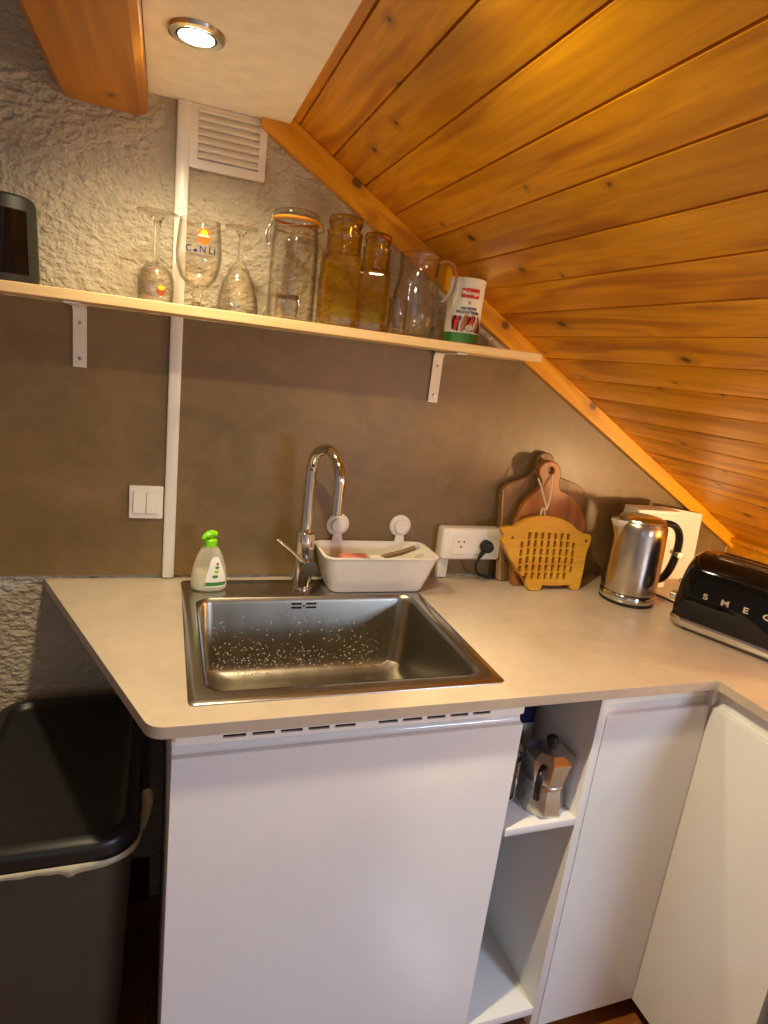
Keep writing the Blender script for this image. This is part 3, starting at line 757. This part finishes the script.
# ------------------------------------------------------------------ wall shelf
SZ0, SZ1, SYF = 1.478, 1.496, -.18
t = thing('wall_shelf', 'long pale wooden wall shelf on white brackets holding the glassware', 'shelf', (0, 0, SZ0))
bevel_mod(link('shelf_board', newbox(-1.25, .797, SYF, -.0145, 0, SZ1-SZ0), M['shelf_wood'], t), .0012, 2)
for bx_ in (-.163, .620):
    b2 = bmesh.new(); w_ = .0125
    prof_ = [(-.0045, -.122), (-.008, -.122), (-.008, -.018), (-.0115, -.0095), (-.0195, -.0045), (-.135, -.0042), (-.135, -.0006), (-.0185, -.0006), (-.0085, -.0035), (-.0045, -.012)]
    plate(b2, prof_, [], bx_-w_, bx_+w_, 'x'); br = link('bracket', b2, M['white_metal'], t, 40)
    for z in (-.035, -.105):
        link('screw', lathe(bmesh.new(), [(.0001, .0102), (.0030, .0095), (.0036, .0079)], 12, (bx_, 0, z), fr), M['satin'], br)

# ------------------------------------------------------------------ things on the shelf
Z = SZ1+.0004
# smart speaker
t = thing('speaker', 'black rounded speaker standing on the shelf end away from the slope', 'speaker', (-.276, -.095, Z))
link('body', lathe(bmesh.new(), [(.001, 0), (.053, 0), (.0565, .003), (.0575, .012), (.0535, .130), (.050, .139), (.044, .143), (.001, .1445)], 48), M['black_rubber'], t)
sc_ = grid_patch(-.050, .052, .014, .118, 14, 4)
for v in sc_.verts:
    r_ = .0575-.004*(v.co.z-.012)/.118+.0006-v.co.y; a = v.co.x/.0556; v.co.x, v.co.y = r_*math.sin(a), -r_*math.cos(a)
link('front_screen', sc_, M['black_gloss'], t)

def glass(name, prof_o, prof_i, mat=None, seg=40, parent=None, cap=True):
    bm = lathe(bmesh.new(), prof_o+prof_i[::-1], seg, cap0=False, cap1=False)
    return link(name, bm, mat or M['glass'], parent, 60)

# upside-down wine glass with badge
GR = 'drinking glasses on the shelf'
t = thing('wine_glass', 'upside-down stemmed glass with a small amber badge, nearest the speaker', 'glass', (-.022, -.098, Z), 0, GR)
glass('bowl', [(.031, 0), (.0325, .006), (.0335, .025), (.0330, .042), (.029, .056), (.019, .067), (.0085, .073)], [(.0298, 0), (.0310, .006), (.0320, .025), (.0314, .041), (.027, .054), (.017, .064), (.0001, .069)], parent=t)
link('stem', lathe(bmesh.new(), [(.001, .072), (.0085, .072), (.0062, .080), (.0055, .095), (.0055, .125), (.007, .143), (.012, .151), (.001, .1512)], 24), M['glass_solid'], t)
link('foot', lathe(bmesh.new(), [(.006, .149), (.014, .1525), (.036, .158), (.0385, .160), (.0365, .1612), (.001, .1605)], 40, cap0=False), M['glass'], t)
b1 = link('badge', wrap(disc_patch(.010, .022, .0085, .0100), 0, 0, .0340), M['paint_brown'], t)
link('badge_light', wrap(disc_patch(.0105, .0265, .0065, .0045), 0, 0, .0347), M['paint_yellow'], b1)
# goblet
t = thing('beer_goblet', 'upright stemmed beer goblet with round orange emblem and blue lettering', 'glass', (.054, -.098, Z), 0, GR)
glass('bowl', [(.0085, .034), (.020, .040), (.033, .055), (.0410, .078), (.0430, .100), (.0405, .130), (.0375, .158), (.0372, .160)], [(.0001, .038), (.019, .043), (.0315, .057), (.0394, .079), (.0414, .100), (.0390, .130), (.0358, .159)], parent=t)
link('stem', lathe(bmesh.new(), [(.001, .005), (.013, .005), (.0075, .012), (.0085, .020), (.0115, .025), (.0085, .030), (.0088, .0345), (.001, .0346)], 24), M['glass_solid'], t)
link('foot', lathe(bmesh.new(), [(.001, 0), (.034, 0), (.0355, .0015), (.033, .003), (.014, .0055), (.006, .007)], 40, cap1=False), M['glass'], t)
em = link('emblem', wrap(disc_patch(.006, .127, .0125, .0145), 0, 0, .0412), M['paint_orange'], t)
link('emblem_light', wrap(disc_patch(.006, .133, .0065, .0055), 0, 0, .0419), M['paint_yellow'], em)
link('emblem_bar', wrap(grid_patch(-.004, .016, .1265, .1295, 6, 1), 0, 0, .0419), M['label_white'], em)
for ch, u in (('C', -.0215), ('N', .0045), ('L', .0195), ('I', .0285)):
    b2 = text_bm(ch, .0165, .0006, FACE, 'CENTER', .0003)
    for v in b2.verts: v.co += Vector((u, -.0004, .1035))
    link('blue_letter', wrap(b2, 0, 0, .0428), M['paint_blue'], t, 0)
link('blue_letter', wrap(disc_patch(-.0085, .1005, .0035, .0028), 0, 0, .0432), M['paint_blue'], t)
# second inverted glass
t = thing('wine_glass', 'plain upside-down flared glass between the goblet and the big clip jar', 'glass', (.1318, -.092, Z), 0, GR)
glass('bowl', [(.040, 0), (.0405, .012), (.038, .035), (.031, .060), (.020, .082), (.010, .096), (.006, .104)], [(.0385, 0), (.039, .012), (.0365, .034), (.0295, .058), (.018, .080), (.0001, .094)], parent=t)
link('stem', lathe(bmesh.new(), [(.001, .103), (.006, .103), (.0047, .112), (.0045, .135), (.006, .147), (.011, .154), (.001, .1541)], 24), M['glass_solid'], t)
link('foot', lathe(bmesh.new(), [(.005, .152), (.014, .155), (.031, .1595), (.0325, .161), (.031, .162), (.001, .161)], 40, cap0=False), M['glass'], t)
# clip-top jar
t = thing('clip_top_jar', 'tall clear clip-top jar with an orange rubber seal', 'jar', (.241, -.076, Z))
glass('jar_body', [(.001, 0), (.043, 0), (.0475, .004), (.0485, .015), (.0485, .150), (.0465, .168), (.044, .178), (.0445, .186), (.0465, .190)], [(.001, .005), (.043, .005), (.0462, .016), (.0462, .150), (.0442, .167), (.0418, .178), (.0420, .190)], parent=t)
link('rubber_seal', lathe(bmesh.new(), [(.040, .1915), (.0475, .1915), (.0495, .1940), (.0475, .1970), (.040, .1970)], 44, cap0=False, cap1=False), M['rubber_orange'], t)
glass('glass_lid', [(.0465, .1972), (.0475, .203), (.0455, .209), (.036, .2135), (.020, .2150), (.001, .2150)], [(.042, .1985), (.038, .204), (.020, .206), (.001, .206)], M['glass'], parent=t)
w_ = bmesh.new()
tube(w_, catmull([(-.047, -.012, .182), (-.056, -.012, .176), (-.060, -.011, .160), (-.056, -.010, .142), (-.052, -.010, .150), (-.053, -.008, .170), (-.050, .0, .186), (-.049, .002, .200)], 5), .0013, 6)
tube(w_, [(-.047, .012, .182), (-.056, .010, .176), (-.060, .008, .160), (-.056, .006, .142)], .0013, 6)
link('wire_clip', w_, M['wire'], t)
w_ = bmesh.new(); tube(w_, catmull([(.047, -.012, .180), (.054, -.010, .184), (.056, 0, .192), (.053, .006, .201), (.047, .006, .203)], 5), .0013, 6); tube(w_, [(.047, .012, .180), (.055, .008, .186)], .0013, 6); link('wire_hinge', w_, M['wire'], t)
tube_ring = tube(bmesh.new(), [(.0462*math.cos(a), .0462*math.sin(a), .178) for a in [2*PI*i/32 for i in range(32)]], .0012, 6, closed=True); link('wire_band', tube_ring, M['wire'], t)
# tiny jar
t = thing('small_glass_pot', 'tiny clear glass pot with dark rim standing before the clip-top jar', 'jar', (.2195, -.1515, Z))
glass('pot', [(.001, 0), (.020, 0), (.0225, .003), (.0228, .030), (.0212, .036), (.0215, .040)], [(.001, .004), (.020, .005), (.0212, .030), (.0196, .040)], parent=t)
link('rim_lid', lathe(bmesh.new(), [(.0195, .040), (.0222, .040), (.0225, .0445), (.021, .0462), (.0195, .0462)], 32, cap0=False, cap1=False), M['dark_ring'], t)
# amber jars
def amber(loc, hw, hb, hn, label, rz):
    t = thing('amber_jar', label, 'jar', loc, rz, 'amber glass jars on the shelf')
    def oc(w, z, ch=.011): return [(a, b, z) for a, b in ((w, w-ch), (w-ch, w), (-w+ch, w), (-w, w-ch), (-w, -w+ch), (-w+ch, -w), (w-ch, -w), (w, -w+ch))]
    def ring(r, z): return [(r*math.cos(math.radians(a)), r*math.sin(math.radians(a)), z) for a in (22, 68, 112, 158, 202, 248, 292, 338)]
    bm = bmesh.new()
    rings(bm, [oc(hw-.004, 0), oc(hw, .004), oc(hw, hb-.016), oc(hw-.002, hb-.006), oc(hw-.009, hb)], True, False)
    rings(bm, [oc(hw-.006, .005), oc(hw-.003, .009), oc(hw-.003, hb-.016), oc(hw-.011, hb-.003)], True, False)
    link('jar_body', bm, M['amber'], t, 20)
    r = hw*.86
    bm = lathe(bmesh.new(), [(r, hb-.002), (r+.001, hb+.004), (r, hb+.010), (r, hb+hn-.005), (r+.0018, hb+hn-.002), (r-.001, hb+hn)], 40, cap0=False, cap1=False); lathe(bm, [(r-.003, hb), (r-.003, hb+hn-.002)], 40, cap0=False, cap1=False); link('neck', bm, M['amber'], t, 40)
    z = hb+hn
    bm = lathe(bmesh.new(), [(r*.90, z), (r*.86, z+.003), (r*.9, z+.008), (r*.99, z+.014), (r*1.0, z+.020), (r*.93, z+.026), (r*.6, z+.030), (.001, z+.0305)], 40, cap0=False, cap1=False); lathe(bm, [(r*.85, z+.002), (r*.9, z+.016), (r*.5, z+.024), (.001, z+.0245)], 40, cap0=False, cap1=False); link('lid', bm, M['amber'], t, 50)
amber((.334, -.112, Z), .0415, .143, .043, 'tall amber square jar with round lid next to the clip-top jar', math.radians(-19))
amber((.418, -.070, Z), .0350, .132, .042, 'shorter amber square jar half hidden by the taller amber jar', math.radians(-19))
# small tumbler
t = link('shot_glass', lathe(bmesh.new(), [(.001, 0), (.0165, 0), (.018, .003), (.0195, .07), (.0185, .071), (.0168, .012), (.001, .010)], 32, cap0=False, cap1=False), M['glass_thick']); t.location = (.452, -.148, Z); tag(t, 'small straight clear glass in front of the glass pitcher', 'glass', GR)
# pitcher
t = thing('glass_pitcher', 'round-bellied clear glass pitcher with a handle beside the coffee tin', 'pitcher', (.5135, -.085, Z), math.radians(-34))
glass('pitcher_body', [(.001, 0), (.038, 0), (.044, .004), (.0510, .030), (.0535, .058), (.0515, .088), (.046, .118), (.043, .140), (.044, .160), (.0465, .173)], [(.001, .006), (.038, .006), (.0485, .031), (.051, .058), (.049, .087), (.0435, .118), (.0405, .140), (.0415, .160), (.0447, .173)], parent=t)
hp = catmull([(.043, 0, .158), (.058, 0, .163), (.073, 0, .157), (.080, 0, .138), (.078, 0, .112), (.070, 0, .092), (.060, 0, .080), (.050, 0, .076)], 6); link('handle', tube(bmesh.new(), hp, .0062, 14, True, .85), M['glass_solid'], t)
bm = tube(bmesh.new(), [(.0457*math.cos(a), .0457*math.sin(a), .173) for a in [2*PI*i/40 for i in range(40)]], .0016, 8, closed=True); link('rim', bm, M['glass_thick'], t)
# coffee tin
t = thing('coffee_tin', 'white coffee tin with red label and green foot at the shelf end', 'tin', (.630, -.092, Z), math.radians(-11))
rc = .039
def tin(z0, z1, name, m, r0=rc, r1=rc, extra=0):
    return link(name, lathe(bmesh.new(), [(.001, z0), (r0+extra, z0), (r1+extra, z1), (.001, z1)], 40), m, t)
tin(.0, .004, 'bottom_seam', M['satin'], rc+.0006, rc+.0006)
tin(.004, .024, 'green_foot', M['paint_green'], rc, rc)
tin(.0241, .134, 'tin_body', M['label_white'], rc, rc+.001)
link('lid', lathe(bmesh.new(), [(.001, .134), (.0405, .134), (.0412, .137), (.0405, .140), (.037, .1402), (.036, .138), (.001, .138)], 40), M['white_plastic'], t)
lb = link('red_label', wrap(grid_patch(-.021, .021, .098, .118, 12, 1), 0, 0, rc+.0012), M['paint_red'], t)
b2 = text_bm('Malongo', .0115, .0006, FACE, 'CENTER', .0003)
for v in b2.verts: v.co += Vector((0, -.0004, .1085))
link('white_lettering', wrap(b2, 0, 0, rc+.0019), M['paint_white'], lb, 0)
link('small_mark', wrap(disc_patch(0, .088, .0035, .0035), 0, 0, rc+.0011), M['board_edge'], t)
for s_, z in (('DES PETITS', .0755), ('PRODUCTEURS', .0675)):
    b2 = text_bm(s_, .0078, .0006, FACE, 'CENTER', .0002)
    for v in b2.verts: v.co += Vector((0, -.0004, z))
    link('blue_lettering', wrap(b2, 0, 0, rc+.0011), M['paint_blue'], t, 0)
rnd = random.Random(3)
cols_ = ['paint_brown', 'dark_hole', 'paint_red', 'navy', 'grey_card', 'board_mid']
for k in range(26):
    u = -.033+.066*(k % 13)/12+(.002 if k > 12 else 0); zc = (.048 if k < 13 else .036)+.004*rnd.random(); hgt = .009+.005*rnd.random()
    link('printed_figure', wrap(disc_patch(u, zc, .0036, hgt, 12, 2), 0, 0, rc+.0009+.0002*(k % 3)), M[cols_[k % 6]], t)
link('printed_figure', wrap(disc_patch(.006, .035, .009, .008, 16, 2), 0, 0, rc+.0018), M['grey_card'], t)
link('green_rim', wrap(grid_patch(-.034, .034, .024, .029, 12, 1), 0, 0, rc+.0006), M['label_white'], t)

# ------------------------------------------------------------------ base cabinets
FY = -.585       # front plane of the doors
def front_profile(z0=.06):
    return [(0, z0), (0, .829), (.0012, .833), (.004, .8345), (.010, .8345), (.0135, .838), (.0145, .845), (.0145, .849), (.0215, .849), (.0215, z0)]
def rail_profile():
    return [(.0145, .849), (.0145, .868), (.0135, .8705), (.004, .8715), (.002, .873), (.002, .8765), (.0215, .8765), (.0215, .849)]
def door_along_x(x0, x1, parent):
    d = link('door', plate(bmesh.new(), [(FY+a, z) for a, z in front_profile()], [], x0, x1, 'x'), M['cab'], parent, 40); bevel_mod(d, .0008, 2, 50)
    link('grip_rail', plate(bmesh.new(), [(FY+a, z) for a, z in rail_profile()], [], x0, x1, 'x'), M['white_plastic'], d, 40)
    return d
def carcass(bm, x0, x1, y0, y1, z0, z1, tk=.016, left=True, right=True):
    if left: box(bm, x0, x0+tk, y0, y1, z0, z1)
    if right: box(bm, x1-tk, x1, y0, y1, z0, z1)
    box(bm, x0+tk*left, x1-tk*right, y0, y1, z0, z0+tk); box(bm, x0+tk*left, x1-tk*right, y1-.008, y1, z0+tk, z1)
# sink cabinet
t = thing('sink_cabinet', 'wide white gloss cabinet under the sink with a slotted vent rail', 'cabinet', (.327, -.3, 0))
bm = bmesh.new(); carcass(bm, .025-.327, .629-.327, FY+.0225+.3, -.03+.3, .06, .70); box(bm, .025-.327, .041-.327, FY+.3225, .27, .70, .8785); box(bm, .613-.327, .629-.327, FY+.3225, .27, .70, .8785)
link('carcass', bm, M['cab_in'], t)
dg = bpy.data.objects.new('tmp', None)
d = door_along_x(.0255, .6285, None); d.parent = t; d.location = (-.327, .3, 0)
vs = []
for g0 in (.098, .345):
    for k in range(5): vs.append([(g0+k*.0435, .8650), (g0+k*.0435+.034, .8650), (g0+k*.0435+.034, .8706), (g0+k*.0435, .8706)])
vr = link('vent_rail', plate(bmesh.new(), [(.030, .8585), (.622, .8585), (.622, .8794), (.030, .8794)], vs, FY-.0030, FY+.0005, 'y'), M['white_plastic'], t, 30); vr.location = (-.327, .3, 0)
vb = link('vent_shade', newbox(.09, .57, FY+.0006, FY+.0012, .8620, .8750), M['dark_hole'], t, 0); vb.location = (-.327, .3, 0)  # dark strip: shade behind the slots put into the colour
link('plinth', newbox(-.302, .302, -.235, -.219, .002, .058), M['brown_skirt'], t)
# open niche between the doors
t = thing('open_shelf_unit', 'narrow open white shelf unit between the two cabinet doors', 'shelf unit', (.722, -.3, 0))
o = lambda a: a-.722
link('side_panel', newbox(o(.795), o(.8135), FY+.3, .27, .06, .879, .0008), M['cab_in'], t)
link('side_panel', newbox(o(.6305), o(.6345), FY+.3225, .27, .06, .879), M['cab_in'], t)
link('bottom_board', newbox(o(.6345), o(.795), FY+.3, .27, .10, .120, .0008), M['cab_in'], t)
link('back_panel', newbox(o(.6345), o(.795), .258, .27, .120, .879), M['cab_in'], t)
link('shelf', newbox(o(.6345), o(.795), FY+.3, .258, .590, .606, .0008), M['cab_in'], t)
link('plinth', newbox(o(.6345), o(.8135), -.235, -.219, .002, .060), M['brown_skirt'], t)
# corner cabinet
t = thing('corner_cabinet', 'white gloss cabinet in the corner next to the open shelf unit', 'cabinet', (.945, -.3, 0))
bm = bmesh.new(); carcass(bm, .8145-.945, 1.074-.945, FY+.3225, .27, .06, .8785); link('carcass', bm, M['cab_in'], t)
d = door_along_x(.8150, 1.0745, None); d.parent = t; d.location = (-.945, .3, 0)
link('corner_filler', newbox(1.0747-.945, 1.0975-.945, FY-.0006+.3, FY+.022+.3, .06, .8775), M['white_plastic'], t)
link('plinth', newbox(.8145-.945, .13, -.235, -.219, .002, .058), M['brown_skirt'], t)
# cabinets under the short leg: fronts face -x
FX = 1.0755
def side_cabinet(y0, y1, label):
    t = thing('base_cabinet', label, 'cabinet', (1.38, (y0+y1)/2, 0)); cy_ = (y0+y1)/2
    bm = bmesh.new(); carcass(bm, FX+.0225-1.38, XK-.004-1.38, y0-cy_, y1-cy_, .06, .8785); link('carcass', bm, M['cab_in'], t)
    d = link('door', plate(bmesh.new(), [(FX+a-1.38, z) for a, z in front_profile()], [], y0-cy_+.001, y1-cy_-.001, 'y'), M['cab'], t, 40); bevel_mod(d, .0008, 2, 50)
    link('grip_rail', plate(bmesh.new(), [(FX+a-1.38, z) for a, z in rail_profile()], [], y0-cy_+.001, y1-cy_-.001, 'y'), M['white_plastic'], d, 40)
    link('plinth', newbox(FX+.05-1.38, FX+.066-1.38, y0-cy_, y1-cy_, .002, .058), M['brown_skirt'], t)
side_cabinet(-.845, -.5858, 'white gloss cabinet under the short worktop leg, beside the corner')
side_cabinet(-1.245, -.862, 'white gloss cabinet under the toaster end of the worktop')

# ------------------------------------------------------------------ things in the niche
t = thing('moka_pot', 'octagonal aluminium moka pot with black handle on the niche shelf', 'moka pot', (.7445, -.533, .606), math.radians(222))
def oct8(r, z): return [(r*math.cos(PI/4*i+PI/8), r*math.sin(PI/4*i+PI/8), z) for i in range(8)]
bm = bmesh.new(); rings(bm, [oct8(.045, 0), oct8(.046, .003), oct8(.0375, .052), oct8(.036, .055)]); link('boiler', bm, M['alu'], t, 20)
link('screw_band', lathe(bmesh.new(), [(.001, .054), (.037, .054), (.0375, .057), (.0375, .062), (.036, .064), (.001, .064)], 40), M['alu'], t)
bm = bmesh.new(); rings(bm, [oct8(.036, .064), oct8(.039, .067), oct8(.0485, .114), oct8(.0485, .116)])
link('upper_chamber', bm, M['alu'], t, 20)
bm = bmesh.new(); rings(bm, [oct8(.0495, .116), oct8(.0495, .119), oct8(.032, .130), oct8(.010, .135)]); ld = link('lid', bm, M['alu'], t, 20)
link('knob', lathe(bmesh.new(), [(.006, .133), (.009, .138), (.012, .144), (.012, .152), (.009, .156), (.0001, .157)], 10), M['black_plastic'], ld)
hp = catmull([(.044, 0, .112), (.060, 0, .110), (.069, 0, .100), (.069, 0, .080), (.064, 0, .062), (.061, 0, .052)], 6); link('handle', tube(bmesh.new(), hp, [.007]*len(hp), 10, True, .9), M['black_plastic'], t)
bm = bmesh.new(); rings(bm, [[(-.038, .010, .080), (-.043, 0, .080), (-.038, -.010, .080)], [(-.044, .012, .100), (-.053, 0, .103), (-.044, -.012, .100)], [(-.046, .014, .115), (-.058, 0, .117), (-.046, -.014, .115)]]); link('spout', bm, M['alu'], t, 30)
# french press, half hidden behind the sink cabinet door
t = thing('coffee_press', 'glass coffee press half hidden between the sink cabinet door and the moka pot', 'coffee press', (.668, -.495, .606))
glass('beaker', [(.001, .006), (.028, .006), (.0295, .010), (.0295, .112)], [(.001, .009), (.028, .010), (.028, .112)], parent=t)
fb = bmesh.new()
for a in (40, 130, 220, 310):
    c_, s_ = math.cos(math.radians(a)), math.sin(math.radians(a)); tube(fb, [(.0295*c_, .0295*s_, .001), (.0312*c_, .0312*s_, .008), (.0312*c_, .0312*s_, .095)], .0018, 6)
for z in (.012, .095): tube(fb, [(.0312*math.cos(2*PI*i/28), .0312*math.sin(2*PI*i/28), z) for i in range(28)], .0016, 6, closed=True)
link('frame', fb, M['chrome'], t)
ld = link('lid', lathe(bmesh.new(), [(.001, .112), (.031, .112), (.032, .118), (.024, .126), (.008, .129), (.001, .129)], 32), M['chrome'], t)
link('plunger_knob', lathe(bmesh.new(), [(.002, .128), (.002, .140), (.010, .144), (.0115, .154), (.008, .161), (.0001, .162)], 20), M['black_plastic'], ld)
hp = catmull([(.026, .012, .100), (.038, .022, .112), (.048, .030, .125), (.050, .032, .105), (.048, .031, .070), (.032, .018, .030)], 6); link('handle', tube(bmesh.new(), hp, .0055, 10), M['black_plastic'], t)
# carton at the back
t = thing('carton', 'navy-topped pale carton standing at the back of the niche', 'carton', (.735, -.405, .606))
link('carton_body', newbox(-.033, .032, -.030, .030, 0, .122, .001), M['grey_card'], t); link('navy_top', newbox(-.0335, .0325, -.0305, .0305, .1225, .255, .001), M['navy'], t)

# ------------------------------------------------------------------ waste bin
t = thing('waste_bin', 'tall black-lidded rectangular waste bin below the slanted worktop end', 'bin', (-.166, -.268, 0))
LW, LD = .294, .468
BH = .012
bm = bmesh.new()
def bq(w, d, r, z): return [(a, b, z) for a, b in rrect(w, d, r, 8)]
rings(bm, [bq(.218, .375, .045, .001), bq(.225, .383, .05, .010), bq(.276, .449, .058, .572), bq(.280, .453, .058, .597), bq(.272, .445, .055, .597), bq(.217, .375, .045, .012)], True, True); link('bin_body', bm, M['bin_body'], t, 50)
bm = bmesh.new()
rings(bm, [bq(LW, LD, .062, .585), bq(LW+.001, LD+.001, .063, .606), bq(LW-.004, LD-.004, .060, .615), bq(LW-.014, LD-.014, .056, .619), bq(LW-.046, LD-.046, .042, .620), bq(LW-.058, LD-.058, .036, .613), bq(LW-.066, LD-.066, .034, .610)], False, True)
rings(bm, [bq(LW-.010, LD-.010, .058, .586), bq(LW-.014, LD-.014, .055, .603)], False, True); ld = link('lid', bm, M['bin_lid'], t, 50); ld.location.z = BH
bm = newbox(LW/2-.012, LW/2+.016, -.105, .145, .562, .614, .006, 3); la = link('lid_latch', bm, M['black_plastic'], t); la.location.z = BH
# bag edge hanging out below the lid
path = []
q = rrect(LW+.006, LD+.006, .064, 10)
q = q[33:44]+q[0:0]
pts = [(-LW/2+.06+.0065*q_, -LD/2-.0045) for q_ in range(23)]+[(a, b) for a, b in rrect(LW+.009, LD+.009, .064, 10)[33:44]]+[(LW/2+.0045, -.16), (LW/2+.0045, -.115)]
bm = bmesh.new(); n = len(pts); A, B = [], []
for i, (a, b) in enumerate(pts):
    k = i/(n-1); up = .589; dn_ = .5805-.012*math.exp(-((a-.045)/.010)**2)*(b < 0)-.003*k-.0025*math.sin(k*17)**2
    if k > .93: up, dn_ = .612, .575
    A.append(bm.verts.new((a, b, up))); B.append(bm.verts.new((a*1.004, b*1.003, dn_)))
for i in range(n-1): bm.faces.new((A[i], A[i+1], B[i+1], B[i]))
o = link('bin_liner', bm, M['liner'], t, 60); o.location.z = BH; s = o.modifiers.new('thick', 'SOLIDIFY'); s.thickness = .0012
bm = newbox(LW/2+.004, LW/2+.009, .150, .166, .580, .616, .0015); l2 = link('bin_liner', bm, M['liner'], t); l2.location.z = BH
bm = tube(bmesh.new(), [(LW/2+.006, -.175, .584), (LW/2+.009, -.150, .588), (LW/2+.012, -.130, .597), (LW/2+.011, -.114, .606), (LW/2+.010, -.108, .609)], [.004, .007, .010, .010, .006], 12, True, .5); l3 = link('bin_liner', bm, M['liner'], t); l3.location.z = BH+.004

# ------------------------------------------------------------------ added cool fill outside the window, and world
W = bpy.data.worlds.new('world'); SC.world = W; W.use_nodes = True
bgn = W.node_tree.nodes['Background']; bgn.inputs[0].default_value = (.62, .74, 1.0, 1); bgn.inputs[1].default_value = .15
L = bpy.data.lights.new('added_daylight', 'AREA'); L.shape = 'RECTANGLE'; L.size = 1.2; L.size_y = .95; L.energy = DAY_FILL; L.color = (.74, .84, 1.0)
o = bpy.data.objects.new('added_daylight', L); COL.objects.link(o); o.location = (-.6, YF-.2, 1.38); o.rotation_euler = (PI/2, 0, 0)

# ------------------------------------------------------------------ camera
cam = bpy.data.cameras.new('camera'); co = bpy.data.objects.new('camera', cam); COL.objects.link(co)
co.location = (0, -1.417, 1.438); co.rotation_euler = (math.radians(76.283), math.radians(-6.683), math.radians(-18.911))
cam.sensor_fit = 'VERTICAL'; cam.sensor_height = 36; cam.lens = 615.12/1024*36; cam.clip_start = .02
SC.camera = co
SC.view_settings.view_transform = 'Standard'; SC.view_settings.look = 'None'; SC.view_settings.gamma = 1; SC.view_settings.use_curve_mapping = False
SC.view_settings.exposure = 0.30
SC.cycles.transparent_max_bounces = 40; SC.cycles.max_bounces = 12; SC.cycles.use_denoising = True; SC.cycles.sample_clamp_indirect = 6
